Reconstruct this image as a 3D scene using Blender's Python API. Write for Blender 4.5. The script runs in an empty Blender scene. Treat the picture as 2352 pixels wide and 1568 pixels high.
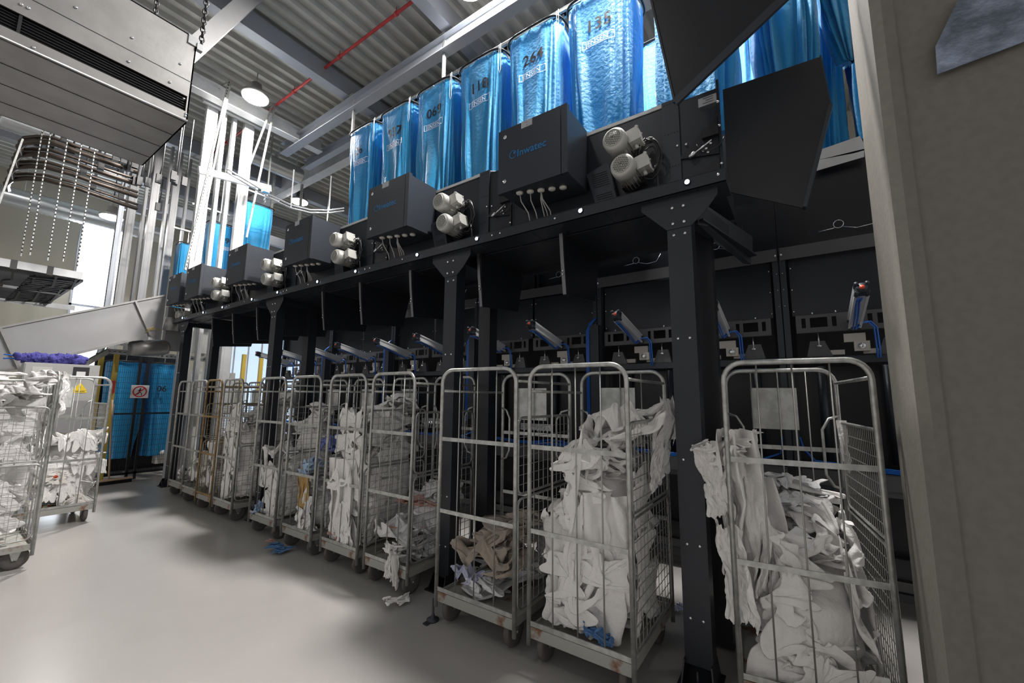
import bpy, bmesh, math, random
import numpy as np
from mathutils import Vector, Matrix
PI = math.pi
C = bpy.context.scene.collection
SC = bpy.context.scene

# ------------------------------------------------------------------ camera, world, lights, exposure
FPX, YAW, PIT, ROL, HC = 950., math.radians(55.2), math.radians(7.65), math.radians(.56), 1.62
def cam_axes():
    f = Vector((math.sin(YAW)*math.cos(PIT), math.cos(YAW)*math.cos(PIT), math.sin(PIT)))
    r = f.cross(Vector((0, 0, 1))).normalized(); u = r.cross(f)
    return f, r*math.cos(ROL)+u*math.sin(ROL), -r*math.sin(ROL)+u*math.cos(ROL)
cf, cr, cu = cam_axes()
cd = bpy.data.cameras.new('camera'); cam = bpy.data.objects.new('camera', cd); C.objects.link(cam)
cd.sensor_width = 36; cd.lens = FPX/2352*36; cd.clip_start = .05; cd.clip_end = 200
cam.matrix_world = Matrix.Translation((0, 0, HC)) @ Matrix((cr, cu, -cf)).transposed().to_4x4()
SC.camera = cam
SC.view_settings.view_transform = 'Standard'; SC.view_settings.look = 'None'
SC.view_settings.gamma = 1; SC.view_settings.use_curve_mapping = False
SC.view_settings.exposure = 0.0
w = bpy.data.worlds.new('hall_air'); SC.world = w; w.use_nodes = True
w.node_tree.nodes['Background'].inputs[0].default_value = (1, .97, .95, 1)
w.node_tree.nodes['Background'].inputs[1].default_value = .52
def area(name, loc, power, size, target=None, col=(1, .96, .92), spread=PI, sy=None):
    l = bpy.data.lights.new(name, 'AREA'); l.energy = power; l.shape = 'DISK' if sy is None else 'RECTANGLE'; l.size = size
    if sy: l.size_y = sy
    l.color = col; l.spread = spread
    o = bpy.data.objects.new(name, l); C.objects.link(o); o.location = loc
    d = (Vector(target)-Vector(loc)) if target else Vector((0, 0, -1))
    o.rotation_euler = d.to_track_quat('-Z', 'Y').to_euler(); return o
LAMPS = [(3.45, 9.1, 7.9, 620), (3.42, 1.2, 7.4, 420), (4.15, 3.75, 8.1, 1600), (4.15, 2.1, 8.1, 1150), (4.15, -1.2, 8.1, 15),
         (0.3, 8.2, 8.0, 45), (-1.6, 2.6, 8.0, 30), (1.2, 14.5, 8.0, 100), (6.5, 13.0, 8.0, 130), (7.2, 5.0, 8.0, 20)]
for i, (x, y, z, p) in enumerate(LAMPS):
    area('high_bay_light', (x, y, z-.06), p, .42)
area('daylight_window', (3.1, 19.7, 5.8), 420, 1.0, (2.5, 9, 0), (.78, .88, 1), sy=4.0)

# ------------------------------------------------------------------ pixel helpers (a point of the photograph on a real plane)
def ray(x, y): return cf + cr*((x-1176)/FPX) - cu*((y-784)/FPX)
O = Vector((0, 0, HC))
def onX(x, y, X): d = ray(x, y); return O + d*(X/d.x)
def onY(x, y, Y): d = ray(x, y); return O + d*(Y/d.y)
def onZ(x, y, Z): d = ray(x, y); return O + d*((Z-HC)/d.z)

# ------------------------------------------------------------------ materials
def mat(name, col, rough=.5, metal=0., bump=0., bscale=40., var=0., vscale=6., col2=None, rpos=(.38, .62), emit=None, estr=0, spec=.5, sheen=0, trans=0, alpha=1., coat=0, stretch=None):
    m = bpy.data.materials.new(name); m.use_nodes = True
    nt = m.node_tree; b = nt.nodes['Principled BSDF']
    b.inputs['Base Color'].default_value = (*col, 1); b.inputs['Roughness'].default_value = rough
    b.inputs['Metallic'].default_value = metal; b.inputs['Specular IOR Level'].default_value = spec
    if sheen: b.inputs['Sheen Weight'].default_value = sheen
    if trans: b.inputs['Transmission Weight'].default_value = trans
    if coat: b.inputs['Coat Weight'].default_value = coat; b.inputs['Coat Roughness'].default_value = .15
    b.inputs['Alpha'].default_value = alpha
    if emit: b.inputs['Emission Color'].default_value = (*emit, 1); b.inputs['Emission Strength'].default_value = estr
    tc = nt.nodes.new('ShaderNodeTexCoord'); src = tc.outputs['Object']
    if stretch:
        mp = nt.nodes.new('ShaderNodeMapping'); mp.inputs['Scale'].default_value = stretch; nt.links.new(src, mp.inputs[0]); src = mp.outputs[0]
    if var or col2:
        n = nt.nodes.new('ShaderNodeTexNoise'); n.inputs['Scale'].default_value = vscale; n.inputs['Detail'].default_value = 6
        nt.links.new(src, n.inputs['Vector'])
        r = nt.nodes.new('ShaderNodeValToRGB'); r.color_ramp.elements[0].position = rpos[0]; r.color_ramp.elements[1].position = rpos[1]
        c2 = col2 or tuple(c*(1-var) for c in col)
        r.color_ramp.elements[0].color = (*c2, 1); r.color_ramp.elements[1].color = (*col, 1)
        nt.links.new(n.outputs['Fac'], r.inputs[0]); nt.links.new(r.outputs[0], b.inputs['Base Color'])
    if bump:
        n2 = nt.nodes.new('ShaderNodeTexNoise'); n2.inputs['Scale'].default_value = bscale; n2.inputs['Detail'].default_value = 5
        nt.links.new(src, n2.inputs['Vector'])
        bp = nt.nodes.new('ShaderNodeBump'); bp.inputs['Strength'].default_value = bump; bp.inputs['Distance'].default_value = .02
        nt.links.new(n2.outputs['Fac'], bp.inputs['Height']); nt.links.new(bp.outputs[0], b.inputs['Normal'])
    return m
M = dict(
 floor=mat('grey_epoxy_floor', (.40, .385, .37), .24, 0, .03, 3, .08, .8),
 ceil=mat('galvanised_deck', (.44, .44, .41), .55, .1, 0, 1, .12, 2),
 wall=mat('beige_wall_panel', (.40, .37, .30), .7, 0, .02, 30),
 column=mat('painted_concrete', (.18, .17, .148), .75, 0, .08, 60, .10, 30),
 white_steel=mat('white_painted_steel', (.62, .63, .64), .45, .2, 0, 1, .1, 5),
 grey_beam=mat('grey_steel_beam', (.36, .38, .42), .42, .5),
 black=mat('black_powder_coat', (.024, .028, .037), .34, .2, .05, 250, .12, 3),
 black_box=mat('anthracite_cabinet_paint', (.034, .040, .052), .40, .2, .06, 300),
 black_flat=mat('black_flat_panel', (.016, .018, .023), .34, .15),
 dark=mat('dark_void_black', (.008, .008, .01), .6),
 galv=mat('galvanised_tube', (.55, .56, .54), .38, .75, .05, 40, .28, 22),
 galvw=mat('galvanised_wire', (.42, .42, .40), .42, .7),
 rustw=mat('rusty_yellow_wire', (.40, .27, .13), .6, .4, 0, 1, .4, 20),
 rustdeck=mat('worn_steel_deck', (.42, .42, .39), .6, .4, .15, 60, 0, 7, (.24, .12, .065), (.36, .44)),
 greyplate=mat('dark_grey_bracket_paint', (.10, .10, .108), .42, .3),
 flange=mat('bare_edge_steel', (.16, .16, .17), .28, .85),
 bright=mat('zinc_bright_steel', (.8, .82, .85), .25, .9),
 alu=mat('ribbed_aluminium', (.78, .79, .80), .38, .35, .12, 200, .15, 30, stretch=(1, 30, 30)),
 sheet=mat('mill_finish_sheet', (.34, .335, .33), .42, .6, .04, 20, .14, 5),
 sheet2=mat('satin_sheet_steel', (.33, .33, .335), .5, .55, .03, 20, .08, 2),
 tyre=mat('grey_rubber_tyre', (.11, .10, .095), .75, 0, .2, 90),
 hub=mat('black_wheel_hub', (.018, .016, .016), .5),
 motor=mat('motor_grey_paint', (.52, .52, .49), .42, .25),
 cream=mat('junction_box_grey', (.62, .59, .54), .5),
 lettering=mat('blue_logo_paint', (.01, .17, .42), .5),
 ink=mat('black_print_ink', (.02, .02, .025), .6),
 whiteink=mat('white_print_ink', (.75, .85, .95), .6),
 navyink=mat('navy_print_ink', (.01, .10, .45), .6),
 sticker=mat('grey_sticker', (.42, .43, .46), .5),
 label=mat('scuffed_white_plate', (.62, .64, .62), .5, 0, .1, 60, .28, 14),
 hose=mat('blue_air_hose', (.01, .13, .55), .3, 0, spec=.6),
 cable=mat('black_cable', (.02, .02, .022), .4), gcable=mat('grey_cable', (.40, .39, .37), .5),
 red=mat('red_paint', (.42, .03, .03), .5), redcap=mat('orange_red_cap', (.75, .08, .03), .4),
 yellow=mat('yellow_paint', (.48, .35, .06), .5), yellowsign=mat('warning_yellow', (.85, .6, .02), .5),
 signwhite=mat('sign_white', (.8, .8, .8), .4), signred=mat('sign_red', (.6, .02, .02), .4),
 cab=mat('light_grey_cabinet', (.42, .42, .41), .45), offwhite=mat('off_white_machine', (.55, .55, .52), .5),
 linen=mat('white_linen', (.88, .865, .85), .85, 0, .35, 55, .05, 5, sheen=.2),
 linen2=mat('grey_white_linen', (.76, .76, .77), .85, 0, .4, 45, .06, 4, sheen=.2),
 beige=mat('beige_towel', (.44, .37, .30), .95, 0, .6, 160, .1, 8, sheen=.4),
 lilac=mat('lilac_cloth', (.48, .50, .66), .85, 0, .35, 50), bluec=mat('blue_cloth', (.09, .20, .40), .9, 0, .4, 60),
 skyc=mat('pale_blue_cloth', (.38, .52, .72), .9, 0, .4, 60), tanc=mat('tan_cloth', (.52, .34, .13), .9, 0, .4, 50),
 pinkc=mat('pink_cloth', (.62, .38, .33), .9, 0, .4, 50), purplec=mat('periwinkle_cloth', (.17, .22, .52), .9, 0, .4, 50),
 duster=mat('purple_duster_fluff', (.07, .065, .30), .95, 0, 1., 90), wood=mat('pale_wood', (.55, .38, .26), .6, 0, .1, 30, .15, 20, stretch=(1, 1, .05)),
 foil=mat('scuffed_foil', (.32, .38, .50), .35, .5, .5, 14, .55, 9),
 lampon=mat('lamp_glow', (1, 1, 1), .5, emit=(1, .98, .95), estr=45), led=mat('led_glow', (1, 1, 1), .5, emit=(.55, .72, 1), estr=14),
 daypane=mat('daylight_pane', (1, 1, 1), .5, emit=(.88, .94, 1), estr=2.6), duct=mat('spiral_duct', (.6, .62, .63), .3, .9),
 blackwire=mat('black_wire', (.012, .013, .016), .5, .3), brownrail=mat('brown_steel_rail', (.07, .055, .045), .45, .6),
 clear=mat('tinted_acrylic', (.08, .085, .09), .08, 0, alpha=.35), orangepl=mat('red_lamp_lens', (.8, .1, .03), .4, emit=(1, .15, .05), estr=1.5),
)
def bag_material(name, col, trans):
    m = mat(name, col, .55, 0, .45, 26, .06, 3, sheen=.4)
    nt = m.node_tree; b = nt.nodes['Principled BSDF']; out = nt.nodes['Material Output']
    t = nt.nodes.new('ShaderNodeBsdfTranslucent'); t.inputs[0].default_value = (col[0], col[1]*.75, min(1, col[2]*1.2), 1)
    mx = nt.nodes.new('ShaderNodeMixShader'); mx.inputs[0].default_value = trans
    nt.links.new(b.outputs[0], mx.inputs[1]); nt.links.new(t.outputs[0], mx.inputs[2]); nt.links.new(mx.outputs[0], out.inputs[0])
    return m
M['bag'] = bag_material('blue_laundry_bag_fabric', (.005, .29, .58), .16)
def printed_linen():
    m = mat('spotted_print_linen', (.8, .78, .74), .85, 0, .35, 50)
    nt = m.node_tree; b = nt.nodes['Principled BSDF']
    tc = nt.nodes.new('ShaderNodeTexCoord'); v = nt.nodes.new('ShaderNodeTexVoronoi'); v.inputs['Scale'].default_value = 13
    nt.links.new(tc.outputs['Object'], v.inputs['Vector'])
    r = nt.nodes.new('ShaderNodeValToRGB'); e = r.color_ramp; e.interpolation = 'CONSTANT'
    e.elements[0].position = 0; e.elements[0].color = (1, 1, 1, 1); e.elements[1].position = .27; e.elements[1].color = (0, 0, 0, 1)
    nt.links.new(v.outputs['Distance'], r.inputs[0])
    r2 = nt.nodes.new('ShaderNodeValToRGB'); e = r2.color_ramp; e.interpolation = 'CONSTANT'
    e.elements[0].color = (.55, .08, .03, 1); e.elements[1].position = .35; e.elements[1].color = (.65, .42, .05, 1)
    x = e.elements.new(.6); x.color = (.8, .78, .74, 1); x = e.elements.new(.85); x.color = (.15, .2, .3, 1)
    sp = nt.nodes.new('ShaderNodeSeparateColor'); nt.links.new(v.outputs['Color'], sp.inputs[0]); nt.links.new(sp.outputs[0], r2.inputs[0])
    mx = nt.nodes.new('ShaderNodeMix'); mx.data_type = 'RGBA'; mx.inputs[6].default_value = (.8, .78, .74, 1)
    nt.links.new(r.outputs[0], mx.inputs[0]); nt.links.new(r2.outputs[0], mx.inputs[7]); nt.links.new(mx.outputs[2], b.inputs['Base Color'])
    return m
M['print'] = printed_linen()

# ------------------------------------------------------------------ mesh builder
class MB:
    def __init__(s): s.v = []; s.f = []; s.sm = []
    def add(s, vs, fs, smooth=False):
        n = len(s.v); s.v += [tuple(v) for v in vs]; s.f += [tuple(i+n for i in f) for f in fs]; s.sm += [smooth]*len(fs); return s
    def box(s, a, b, M4=None):
        x0, y0, z0 = a; x1, y1, z1 = b
        vs = [(x0,y0,z0),(x1,y0,z0),(x1,y1,z0),(x0,y1,z0),(x0,y0,z1),(x1,y0,z1),(x1,y1,z1),(x0,y1,z1)]
        if M4 is not None: vs = [M4 @ Vector(v) for v in vs]
        return s.add(vs, [(0,3,2,1),(4,5,6,7),(0,1,5,4),(1,2,6,5),(2,3,7,6),(3,0,4,7)])
    def bar(s, p, q, wd, th, up=(0, 0, 1)):
        p = Vector(p); q = Vector(q); d = (q-p); L = d.length; d.normalize(); up = Vector(up)
        if abs(d.dot(up)) > .99: up = Vector((1, 0, 0))
        a = d.cross(up).normalized(); b = a.cross(d)
        m = Matrix((d, a, b)).transposed().to_4x4(); m.translation = p
        return s.box((0, -wd/2, -th/2), (L, wd/2, th/2), m)
    def tube(s, pts, r, seg=8, closed=False, cap=True):
        pts = [Vector(p) for p in pts]; n = len(pts); rings = []
        t0 = (pts[1]-pts[0]).normalized(); nrm = t0.orthogonal().normalized()
        for i, p in enumerate(pts):
            if closed: t = (pts[(i+1) % n]-pts[i-1]).normalized()
            else: t = (pts[min(i+1, n-1)]-pts[max(i-1, 0)]).normalized()
            nrm = (nrm - t*nrm.dot(t)).normalized(); b = t.cross(nrm)
            rr = r[i] if isinstance(r, (list, tuple)) else r
            rings.append([p+(nrm*math.cos(2*PI*k/seg)+b*math.sin(2*PI*k/seg))*rr for k in range(seg)])
        vs = [v for R in rings for v in R]; fs = []
        for i in range(n if closed else n-1):
            j = (i+1) % n
            for k in range(seg):
                l = (k+1) % seg; fs.append((i*seg+k, i*seg+l, j*seg+l, j*seg+k))
        if cap and not closed: fs += [tuple(range(seg-1, -1, -1)), tuple((n-1)*seg+k for k in range(seg))]
        return s.add(vs, fs, seg > 4)
    def cyl(s, p, q, r, seg=16, r2=None): return s.tube([p, q], [r, r if r2 is None else r2], seg)
    def lathe(s, prof, p, ax, seg=24):
        p = Vector(p); ax = Vector(ax).normalized(); a = ax.orthogonal().normalized(); b = ax.cross(a); vs = []; fs = []
        for (r, h) in prof: vs += [p+ax*h+(a*math.cos(2*PI*k/seg)+b*math.sin(2*PI*k/seg))*r for k in range(seg)]
        for i in range(len(prof)-1):
            for k in range(seg): l = (k+1) % seg; fs.append((i*seg+k, i*seg+l, (i+1)*seg+l, (i+1)*seg+k))
        fs += [tuple(range(seg-1, -1, -1)), tuple((len(prof)-1)*seg+k for k in range(seg))]
        return s.add(vs, fs, True)
    def prism(s, poly, off):
        n = len(poly); a = [Vector(p) for p in poly]; off = Vector(off); b = [p+off for p in a]
        return s.add(a+b, [tuple(range(n-1, -1, -1)), tuple(range(n, 2*n))]+[(i, (i+1) % n, (i+1) % n+n, i+n) for i in range(n)])
    def islands(s):
        par = list(range(len(s.v)))
        def fd(a):
            while par[a] != a: par[a] = par[par[a]]; a = par[a]
            return a
        for f_ in s.f:
            r0 = fd(f_[0])
            for q in f_[1:]: par[fd(q)] = r0
        g = {}
        for i_, f_ in enumerate(s.f): g.setdefault(fd(f_[0]), []).append(i_)
        out = []
        for L in g.values():
            m_ = {}; b = MB()
            for i_ in L:
                t_ = []
                for q in s.f[i_]:
                    if q not in m_: m_[q] = len(b.v); b.v.append(s.v[q])
                    t_.append(m_[q])
                b.f.append(tuple(t_)); b.sm.append(s.sm[i_])
            out.append(b)
        return out
    def each(s, name, m, parent=None, label=None): return [b.build(name, m, parent, label) for b in s.islands()]
    def build(s, name, m, parent=None, label=None):
        me = bpy.data.meshes.new(name)
        v = np.array(s.v, dtype=float).reshape(-1, 3)
        if parent is not None:
            off = Vector(); q = parent
            while q: off += q.location; q = q.parent
        else:
            off = Vector(((v[:, 0].min()+v[:, 0].max())/2, (v[:, 1].min()+v[:, 1].max())/2, v[:, 2].min()))
        v = v-np.array(off)
        me.from_pydata([tuple(x) for x in v], [], s.f)
        me.polygons.foreach_set('use_smooth', s.sm); me.materials.append(M[m] if isinstance(m, str) else m); me.update()
        o = bpy.data.objects.new(name, me); C.objects.link(o)
        if parent is not None: o.parent = parent
        else: o.location = off
        if label: o['label'] = label
        return o
def tag(o, label, cat, group=None, kind=None):
    o['label'] = label; o['category'] = cat
    if group: o['group'] = group
    if kind: o['kind'] = kind
    return o
def thing(name, label, cat, loc=(0, 0, 0), group=None):
    o = bpy.data.objects.new(name, None); C.objects.link(o); o.location = loc; o.empty_display_size = .1
    return tag(o, label, cat, group)
def struct(name, mb, m):
    o = mb.build(name, m); o['kind'] = 'structure'; return o
def dup(root, loc=None, label=None, group=None, rotz=None, scale=None, parent=None):
    r = root.copy(); C.objects.link(r)
    if parent is not None: r.parent = parent
    if loc is not None: r.location = loc
    if label: r['label'] = label
    if group: r['group'] = group
    if rotz is not None: r.rotation_euler = (0, 0, rotz)
    if scale: r.scale = scale
    for ch in list(root.children): dup(ch, parent=r)
    return r
def arc(c, r, a0, a1, n, f): return [f(c[0]+r*math.cos(a0+(a1-a0)*i/n), c[1]+r*math.sin(a0+(a1-a0)*i/n)) for i in range(n+1)]
def text_mb(txt, size, origin, ud, vd, off=(0, 0, 0), thick=.0, cuts=0, warp=None, bold=0.0, spacing=1.0):
    cu_ = bpy.data.curves.new('lettering', 'FONT'); cu_.body = txt; cu_.size = size; cu_.resolution_u = 3; cu_.offset = bold; cu_.space_character = spacing
    o = bpy.data.objects.new('lettering', cu_); C.objects.link(o); bpy.context.view_layer.update()
    me = bpy.data.meshes.new_from_object(o.evaluated_get(bpy.context.evaluated_depsgraph_get()))
    bm = bmesh.new(); bm.from_mesh(me); bpy.data.objects.remove(o); bpy.data.curves.remove(cu_); bpy.data.meshes.remove(me)
    if cuts:
        xs = [v.co.x for v in bm.verts]; ys = [v.co.y for v in bm.verts]
        for lo, hi, ax in ((min(xs), max(xs), 0), (min(ys), max(ys), 1)):
            k = lo+cuts
            while k < hi:
                no = [0, 0, 0]; co = [0, 0, 0]; no[ax] = 1; co[ax] = k
                bmesh.ops.bisect_plane(bm, geom=bm.verts[:]+bm.edges[:]+bm.faces[:], plane_co=co, plane_no=no); k += cuts
    bm.verts.ensure_lookup_table(); bm.verts.index_update()
    origin = Vector(origin); ud = Vector(ud); vd = Vector(vd); vs = []
    for v in bm.verts:
        vs.append(warp(v.co.x, v.co.y) if warp else origin+ud*v.co.x+vd*v.co.y)
    fs = [tuple(v.index for v in f.verts) for f in bm.faces]; bm.free()
    mb = MB(); mb.add(vs, fs); return mb

# ------------------------------------------------------------------ vectorised noise for cloth
def _h(ix, iy, iz, s):
    n = (ix*374761393+iy*668265263+iz*2147483647+s*974634777) & 0xffffffff
    n = ((n ^ (n >> 13))*1274126177) & 0xffffffff
    return n ^ (n >> 16)
def pn(P, seed=0):
    P = np.asarray(P, float); i = np.floor(P).astype(np.int64); f = P-i; u = f*f*f*(f*(f*6-15)+10); out = 0
    for dx in (0, 1):
        for dy in (0, 1):
            for dz in (0, 1):
                h = _h(i[:, 0]+dx, i[:, 1]+dy, i[:, 2]+dz, seed)
                g = np.stack([(h & 255)/127.5-1, ((h >> 8) & 255)/127.5-1, ((h >> 16) & 255)/127.5-1], 1)
                d = (g*(f-np.array([dx, dy, dz]))).sum(1)
                w_ = (u[:, 0] if dx else 1-u[:, 0])*(u[:, 1] if dy else 1-u[:, 1])*(u[:, 2] if dz else 1-u[:, 2])
                out = out+d*w_
    return out
_ICO = {}
def ico(n):
    if n not in _ICO:
        bm = bmesh.new(); bmesh.ops.create_icosphere(bm, subdivisions=n, radius=1); bm.verts.index_update()
        _ICO[n] = (np.array([v.co[:] for v in bm.verts]), [tuple(v.index for v in f.verts) for f in bm.faces]); bm.free()
    return _ICO[n]
def crumple(mb, c, r, seed, sub=5, amp=1., st=(1, 1, 1), rot=0., clamp=None, freq=1.):
    """one crumpled cloth: an icosphere with deep rounded folds and sharp creases; st stretches the folds"""
    V, F = ico(sub); c = np.array(c, float); r = np.array(r, float); N = V/np.linalg.norm(V, axis=1)[:, None]
    P = V*r; q = P*np.array(st)*freq
    wv = np.stack([pn(q*4+7, seed), pn(q*4+19, seed+1), pn(q*4+31, seed+2)], 1)
    q2 = q+wv*.16
    lo = pn(q*3.2, seed+3); b = np.abs(pn(q2*6.5, seed+4)); rg = 1-np.abs(pn(q2*11, seed+5))*2.2; fi = np.abs(pn(q2*24, seed+6))
    s = r.min()
    d = (lo*.55+(b-.2)*.75+np.clip(rg, -.5, 1)*.10+fi*.16)*s*amp*1.25
    Q = P+N*d[:, None]
    ca, sa = math.cos(rot), math.sin(rot); Q = np.stack([Q[:, 0]*ca-Q[:, 1]*sa, Q[:, 0]*sa+Q[:, 1]*ca, Q[:, 2]], 1)+c
    if clamp:
        lo_, hi_ = np.array(clamp[0]), np.array(clamp[1]); k = .035
        jit = pn(Q*9, seed+9)*.012
        for a in range(3):
            x = Q[:, a]; L, H = lo_[a]+.014, hi_[a]-.014
            x = np.where(x < L+k, L+k*np.exp((x-L-k)/k)+np.clip(jit, 0, 1), x); x = np.where(x > H-k, H-k*np.exp((H-k-x)/k)-np.clip(jit, 0, 1), x); Q[:, a] = x
    n = len(mb.v); mb.v += [tuple(x) for x in Q]; mb.f += [(a+n, b_+n, c_+n) for a, b_, c_ in F]; mb.sm += [True]*len(F)

# Crumpled sheets for the linen, made with the cloth solver
from mathutils import noise as mnoise
def cloth_shapes():
    jobs = []; junk = []
    def collider(coll, name, bm, dx):
        me = bpy.data.meshes.new(name); bm.to_mesh(me); bm.free(); o = bpy.data.objects.new(name, me); coll.objects.link(o); o.location = (dx, 0, 0)
        o.modifiers.new('collision', 'COLLISION'); o.collision.thickness_outer = .008; o.collision.cloth_friction = 12; junk.append(o)
    def box(a, b):
        bm = bmesh.new(); bmesh.ops.create_cube(bm, size=1)
        for v in bm.verts: v.co = Vector([(a[k]+b[k])/2+v.co[k]*(b[k]-a[k]) for k in range(3)])
        return bm
    def dome(r, c):
        bm = bmesh.new(); bmesh.ops.create_icosphere(bm, subdivisions=2, radius=1)
        for v in bm.verts: v.co = Vector((v.co.x*r[0]+c[0], v.co.y*r[1]+c[1], v.co.z*r[2]+c[2]))
        return bm
    def sheet(name, n, sx, sy, init, bend, solids, pin=None):
        dx = 8.0*len(jobs); coll = bpy.data.collections.new(name); C.children.link(coll)
        for q in solids: collider(coll, 'solid', q, dx)
        vs = [init(i/n-.5, j/n-.5) for j in range(n+1) for i in range(n+1)]; fs = [(j*(n+1)+k, j*(n+1)+k+1, j*(n+1)+k+n+2, j*(n+1)+k+n+1) for j in range(n) for k in range(n)]
        me = bpy.data.meshes.new(name); me.from_pydata(vs, [], fs); o = bpy.data.objects.new(name, me); C.objects.link(o); o.location = (dx, 0, 0)
        o.shape_key_add(name='Basis'); k = o.shape_key_add(name='rest')
        for j in range(n+1):
            for i in range(n+1): k.data[j*(n+1)+i].co = ((i/n-.5)*sx, (j/n-.5)*sy, 0)
        m = o.modifiers.new('cloth', 'CLOTH'); st = m.settings; st.rest_shape_key = k; st.quality = 6; st.mass = .25
        st.tension_stiffness = st.compression_stiffness = 14; st.shear_stiffness = 5; st.bending_stiffness = bend; st.air_damping = 3
        if pin:
            g = o.vertex_groups.new(name='pin'); g.add([j*(n+1)+i for j in range(n+1) for i in range(n+1) if pin(i/n, j/n)], 1, 'ADD'); st.vertex_group_mass = 'pin'
        c = m.collision_settings; c.use_self_collision = True; c.self_distance_min = .009; c.distance_min = .008; c.collision_quality = 3; c.collection = coll
        m.point_cache.frame_start = 1; m.point_cache.frame_end = 60; jobs.append((name, o, n, coll, fs))
    def walls(bx, by): return [box((-1.5, -1.5, -.3), (1.5, 1.5, 0)), box((-1.5, -1.5, -.1), (-bx, 1.5, 2.5)), box((bx, -1.5, -.1), (1.5, 1.5, 2.5)), box((-bx, -1.5, -.1), (bx, -by, 2.5)), box((-bx, by, -.1), (bx, 1.5, 2.5))]
    def drop(seed, sx, sy, cx, cy, z0, amp):
        def f(u, v):
            p = mnoise.noise_vector(Vector((u*4+seed, v*4, seed*1.7))); return (u*sx*cx+p.x*.08, v*sy*cy+p.y*.08, z0+p.z*amp+.5*amp*math.sin(u*11+seed)*math.cos(v*8))
        return f
    def accordion(i):
        def f(u, v):
            p = mnoise.noise_vector(Vector((u*5+i*9, v*5, i*3.3))); return (u*.62+p.x*.05, v*.56+p.y*.05, .40+.17*math.sin(u*15+i+2*p.y)*math.cos(v*12+i*2+2*p.x)+p.z*.12)
        return f
    for i in (2, 3, 4): sheet('wad%d' % i, 36, 1.25, 1.25, drop(i*3.3, 1.25, 1.25, .50, .46, .62, .32), .25, walls(.36, .32)+[dome((.22, .19, .16), (.02, 0, .05))])
    for i in (1, 2): sheet('heap%d' % i, 38, 1.35, 1.3, accordion(i), .15, walls(.36, .33)+[dome((.22, .2, .10), (0, 0, .02))])
    sheet('tall0', 42, 1.9, 1.7, drop(5, 1.9, 1.7, .36, .36, 1.15, .35), .2, walls(.37, .32)+[dome((.20, .17, .45), (.05, .03, .2))])
    sheet('hang0', 38, 1.0, 1.5, lambda u, v: (u*.42+.02*math.sin(v*20), v*.8-.02, 1.25+.035*math.sin(u*26+v*5)+.02*math.sin(v*15)+.25*max(v-.1, 0)), .1, [box((-.6, -.012, -.5), (.6, .012, 1.0)), box((-.6, .012, .2), (.6, .5, .9))])
    sheet('hang1', 38, .9, 1.3, lambda u, v: (u*.45, .10*math.sin(u*16)+.06*math.sin(u*31+v*6), 1.3-(v+.5)*.95), .1, [], lambda a, b: b < .01)
    sheet('flat0', 26, .5, .5, drop(7.7, .5, .5, .6, .55, .18, .10), .05, [box((-1, -1, -.3), (1, 1, 0)), dome((.05, .05, .03), (.03, 0, 0))])
    for fr_ in range(1, 41): SC.frame_set(fr_)
    dg = bpy.context.evaluated_depsgraph_get(); out = {}
    for name, o, n, coll, fs in jobs:
        me = bpy.data.meshes.new_from_object(o.evaluated_get(dg)); co = np.array([v.co[:] for v in me.vertices])
        if not np.isfinite(co).all(): co = np.array([v.co[:] for v in o.data.vertices])
        lo, hi = np.percentile(co, 1, axis=0), np.percentile(co, 99, axis=0); co = np.clip(co, lo-.06, hi+.06)
        out[name] = (co-(co.max(0)+co.min(0))/2, fs); bpy.data.meshes.remove(me)
    for name, o, n, coll, fs in jobs:
        me = o.data; bpy.data.objects.remove(o); bpy.data.meshes.remove(me)
    for o in junk: me = o.data; bpy.data.objects.remove(o); bpy.data.meshes.remove(me)
    for name, o, n, coll, fs in jobs: bpy.data.collections.remove(coll)
    SC.frame_set(1); return out
_CL = cloth_shapes(); _CL['wad1'] = _CL['wad4']
def cloth(name): return _CL[name]
def softclamp(Q, clamp, k=.03):
    for a in range(3):
        L, H = clamp[0][a]+.012, clamp[1][a]-.012; x = Q[:, a]
        x = np.where(x < L+k, L+k*np.exp(np.minimum((x-L-k)/k, 0)), x); x = np.where(x > H-k, H-k*np.exp(np.minimum((H-k-x)/k, 0)), x); Q[:, a] = x
    return Q
def wad(mb, name, c, s=(1, 1, 1), rot=(0, 0, 0), clamp=None, pre=(1, 1, 1)):
    """one creased cloth, scaled by s in its own axes (pre), turned, then scaled by s"""
    V, F = cloth(name); from mathutils import Euler
    m = np.array(Euler(rot).to_matrix()); Q = (V*np.array(pre)) @ m.T*np.array(s)+np.array(c)
    if clamp: Q = softclamp(Q, clamp)
    n = len(mb.v); mb.v += [tuple(x) for x in Q]; mb.f += [tuple(i+n for i in f_) for f_ in F]; mb.sm += [True]*len(F)
def smooth(o, lv=1):
    m = o.modifiers.new('smooth', 'SUBSURF'); m.levels = lv; m.render_levels = lv; return o

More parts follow.
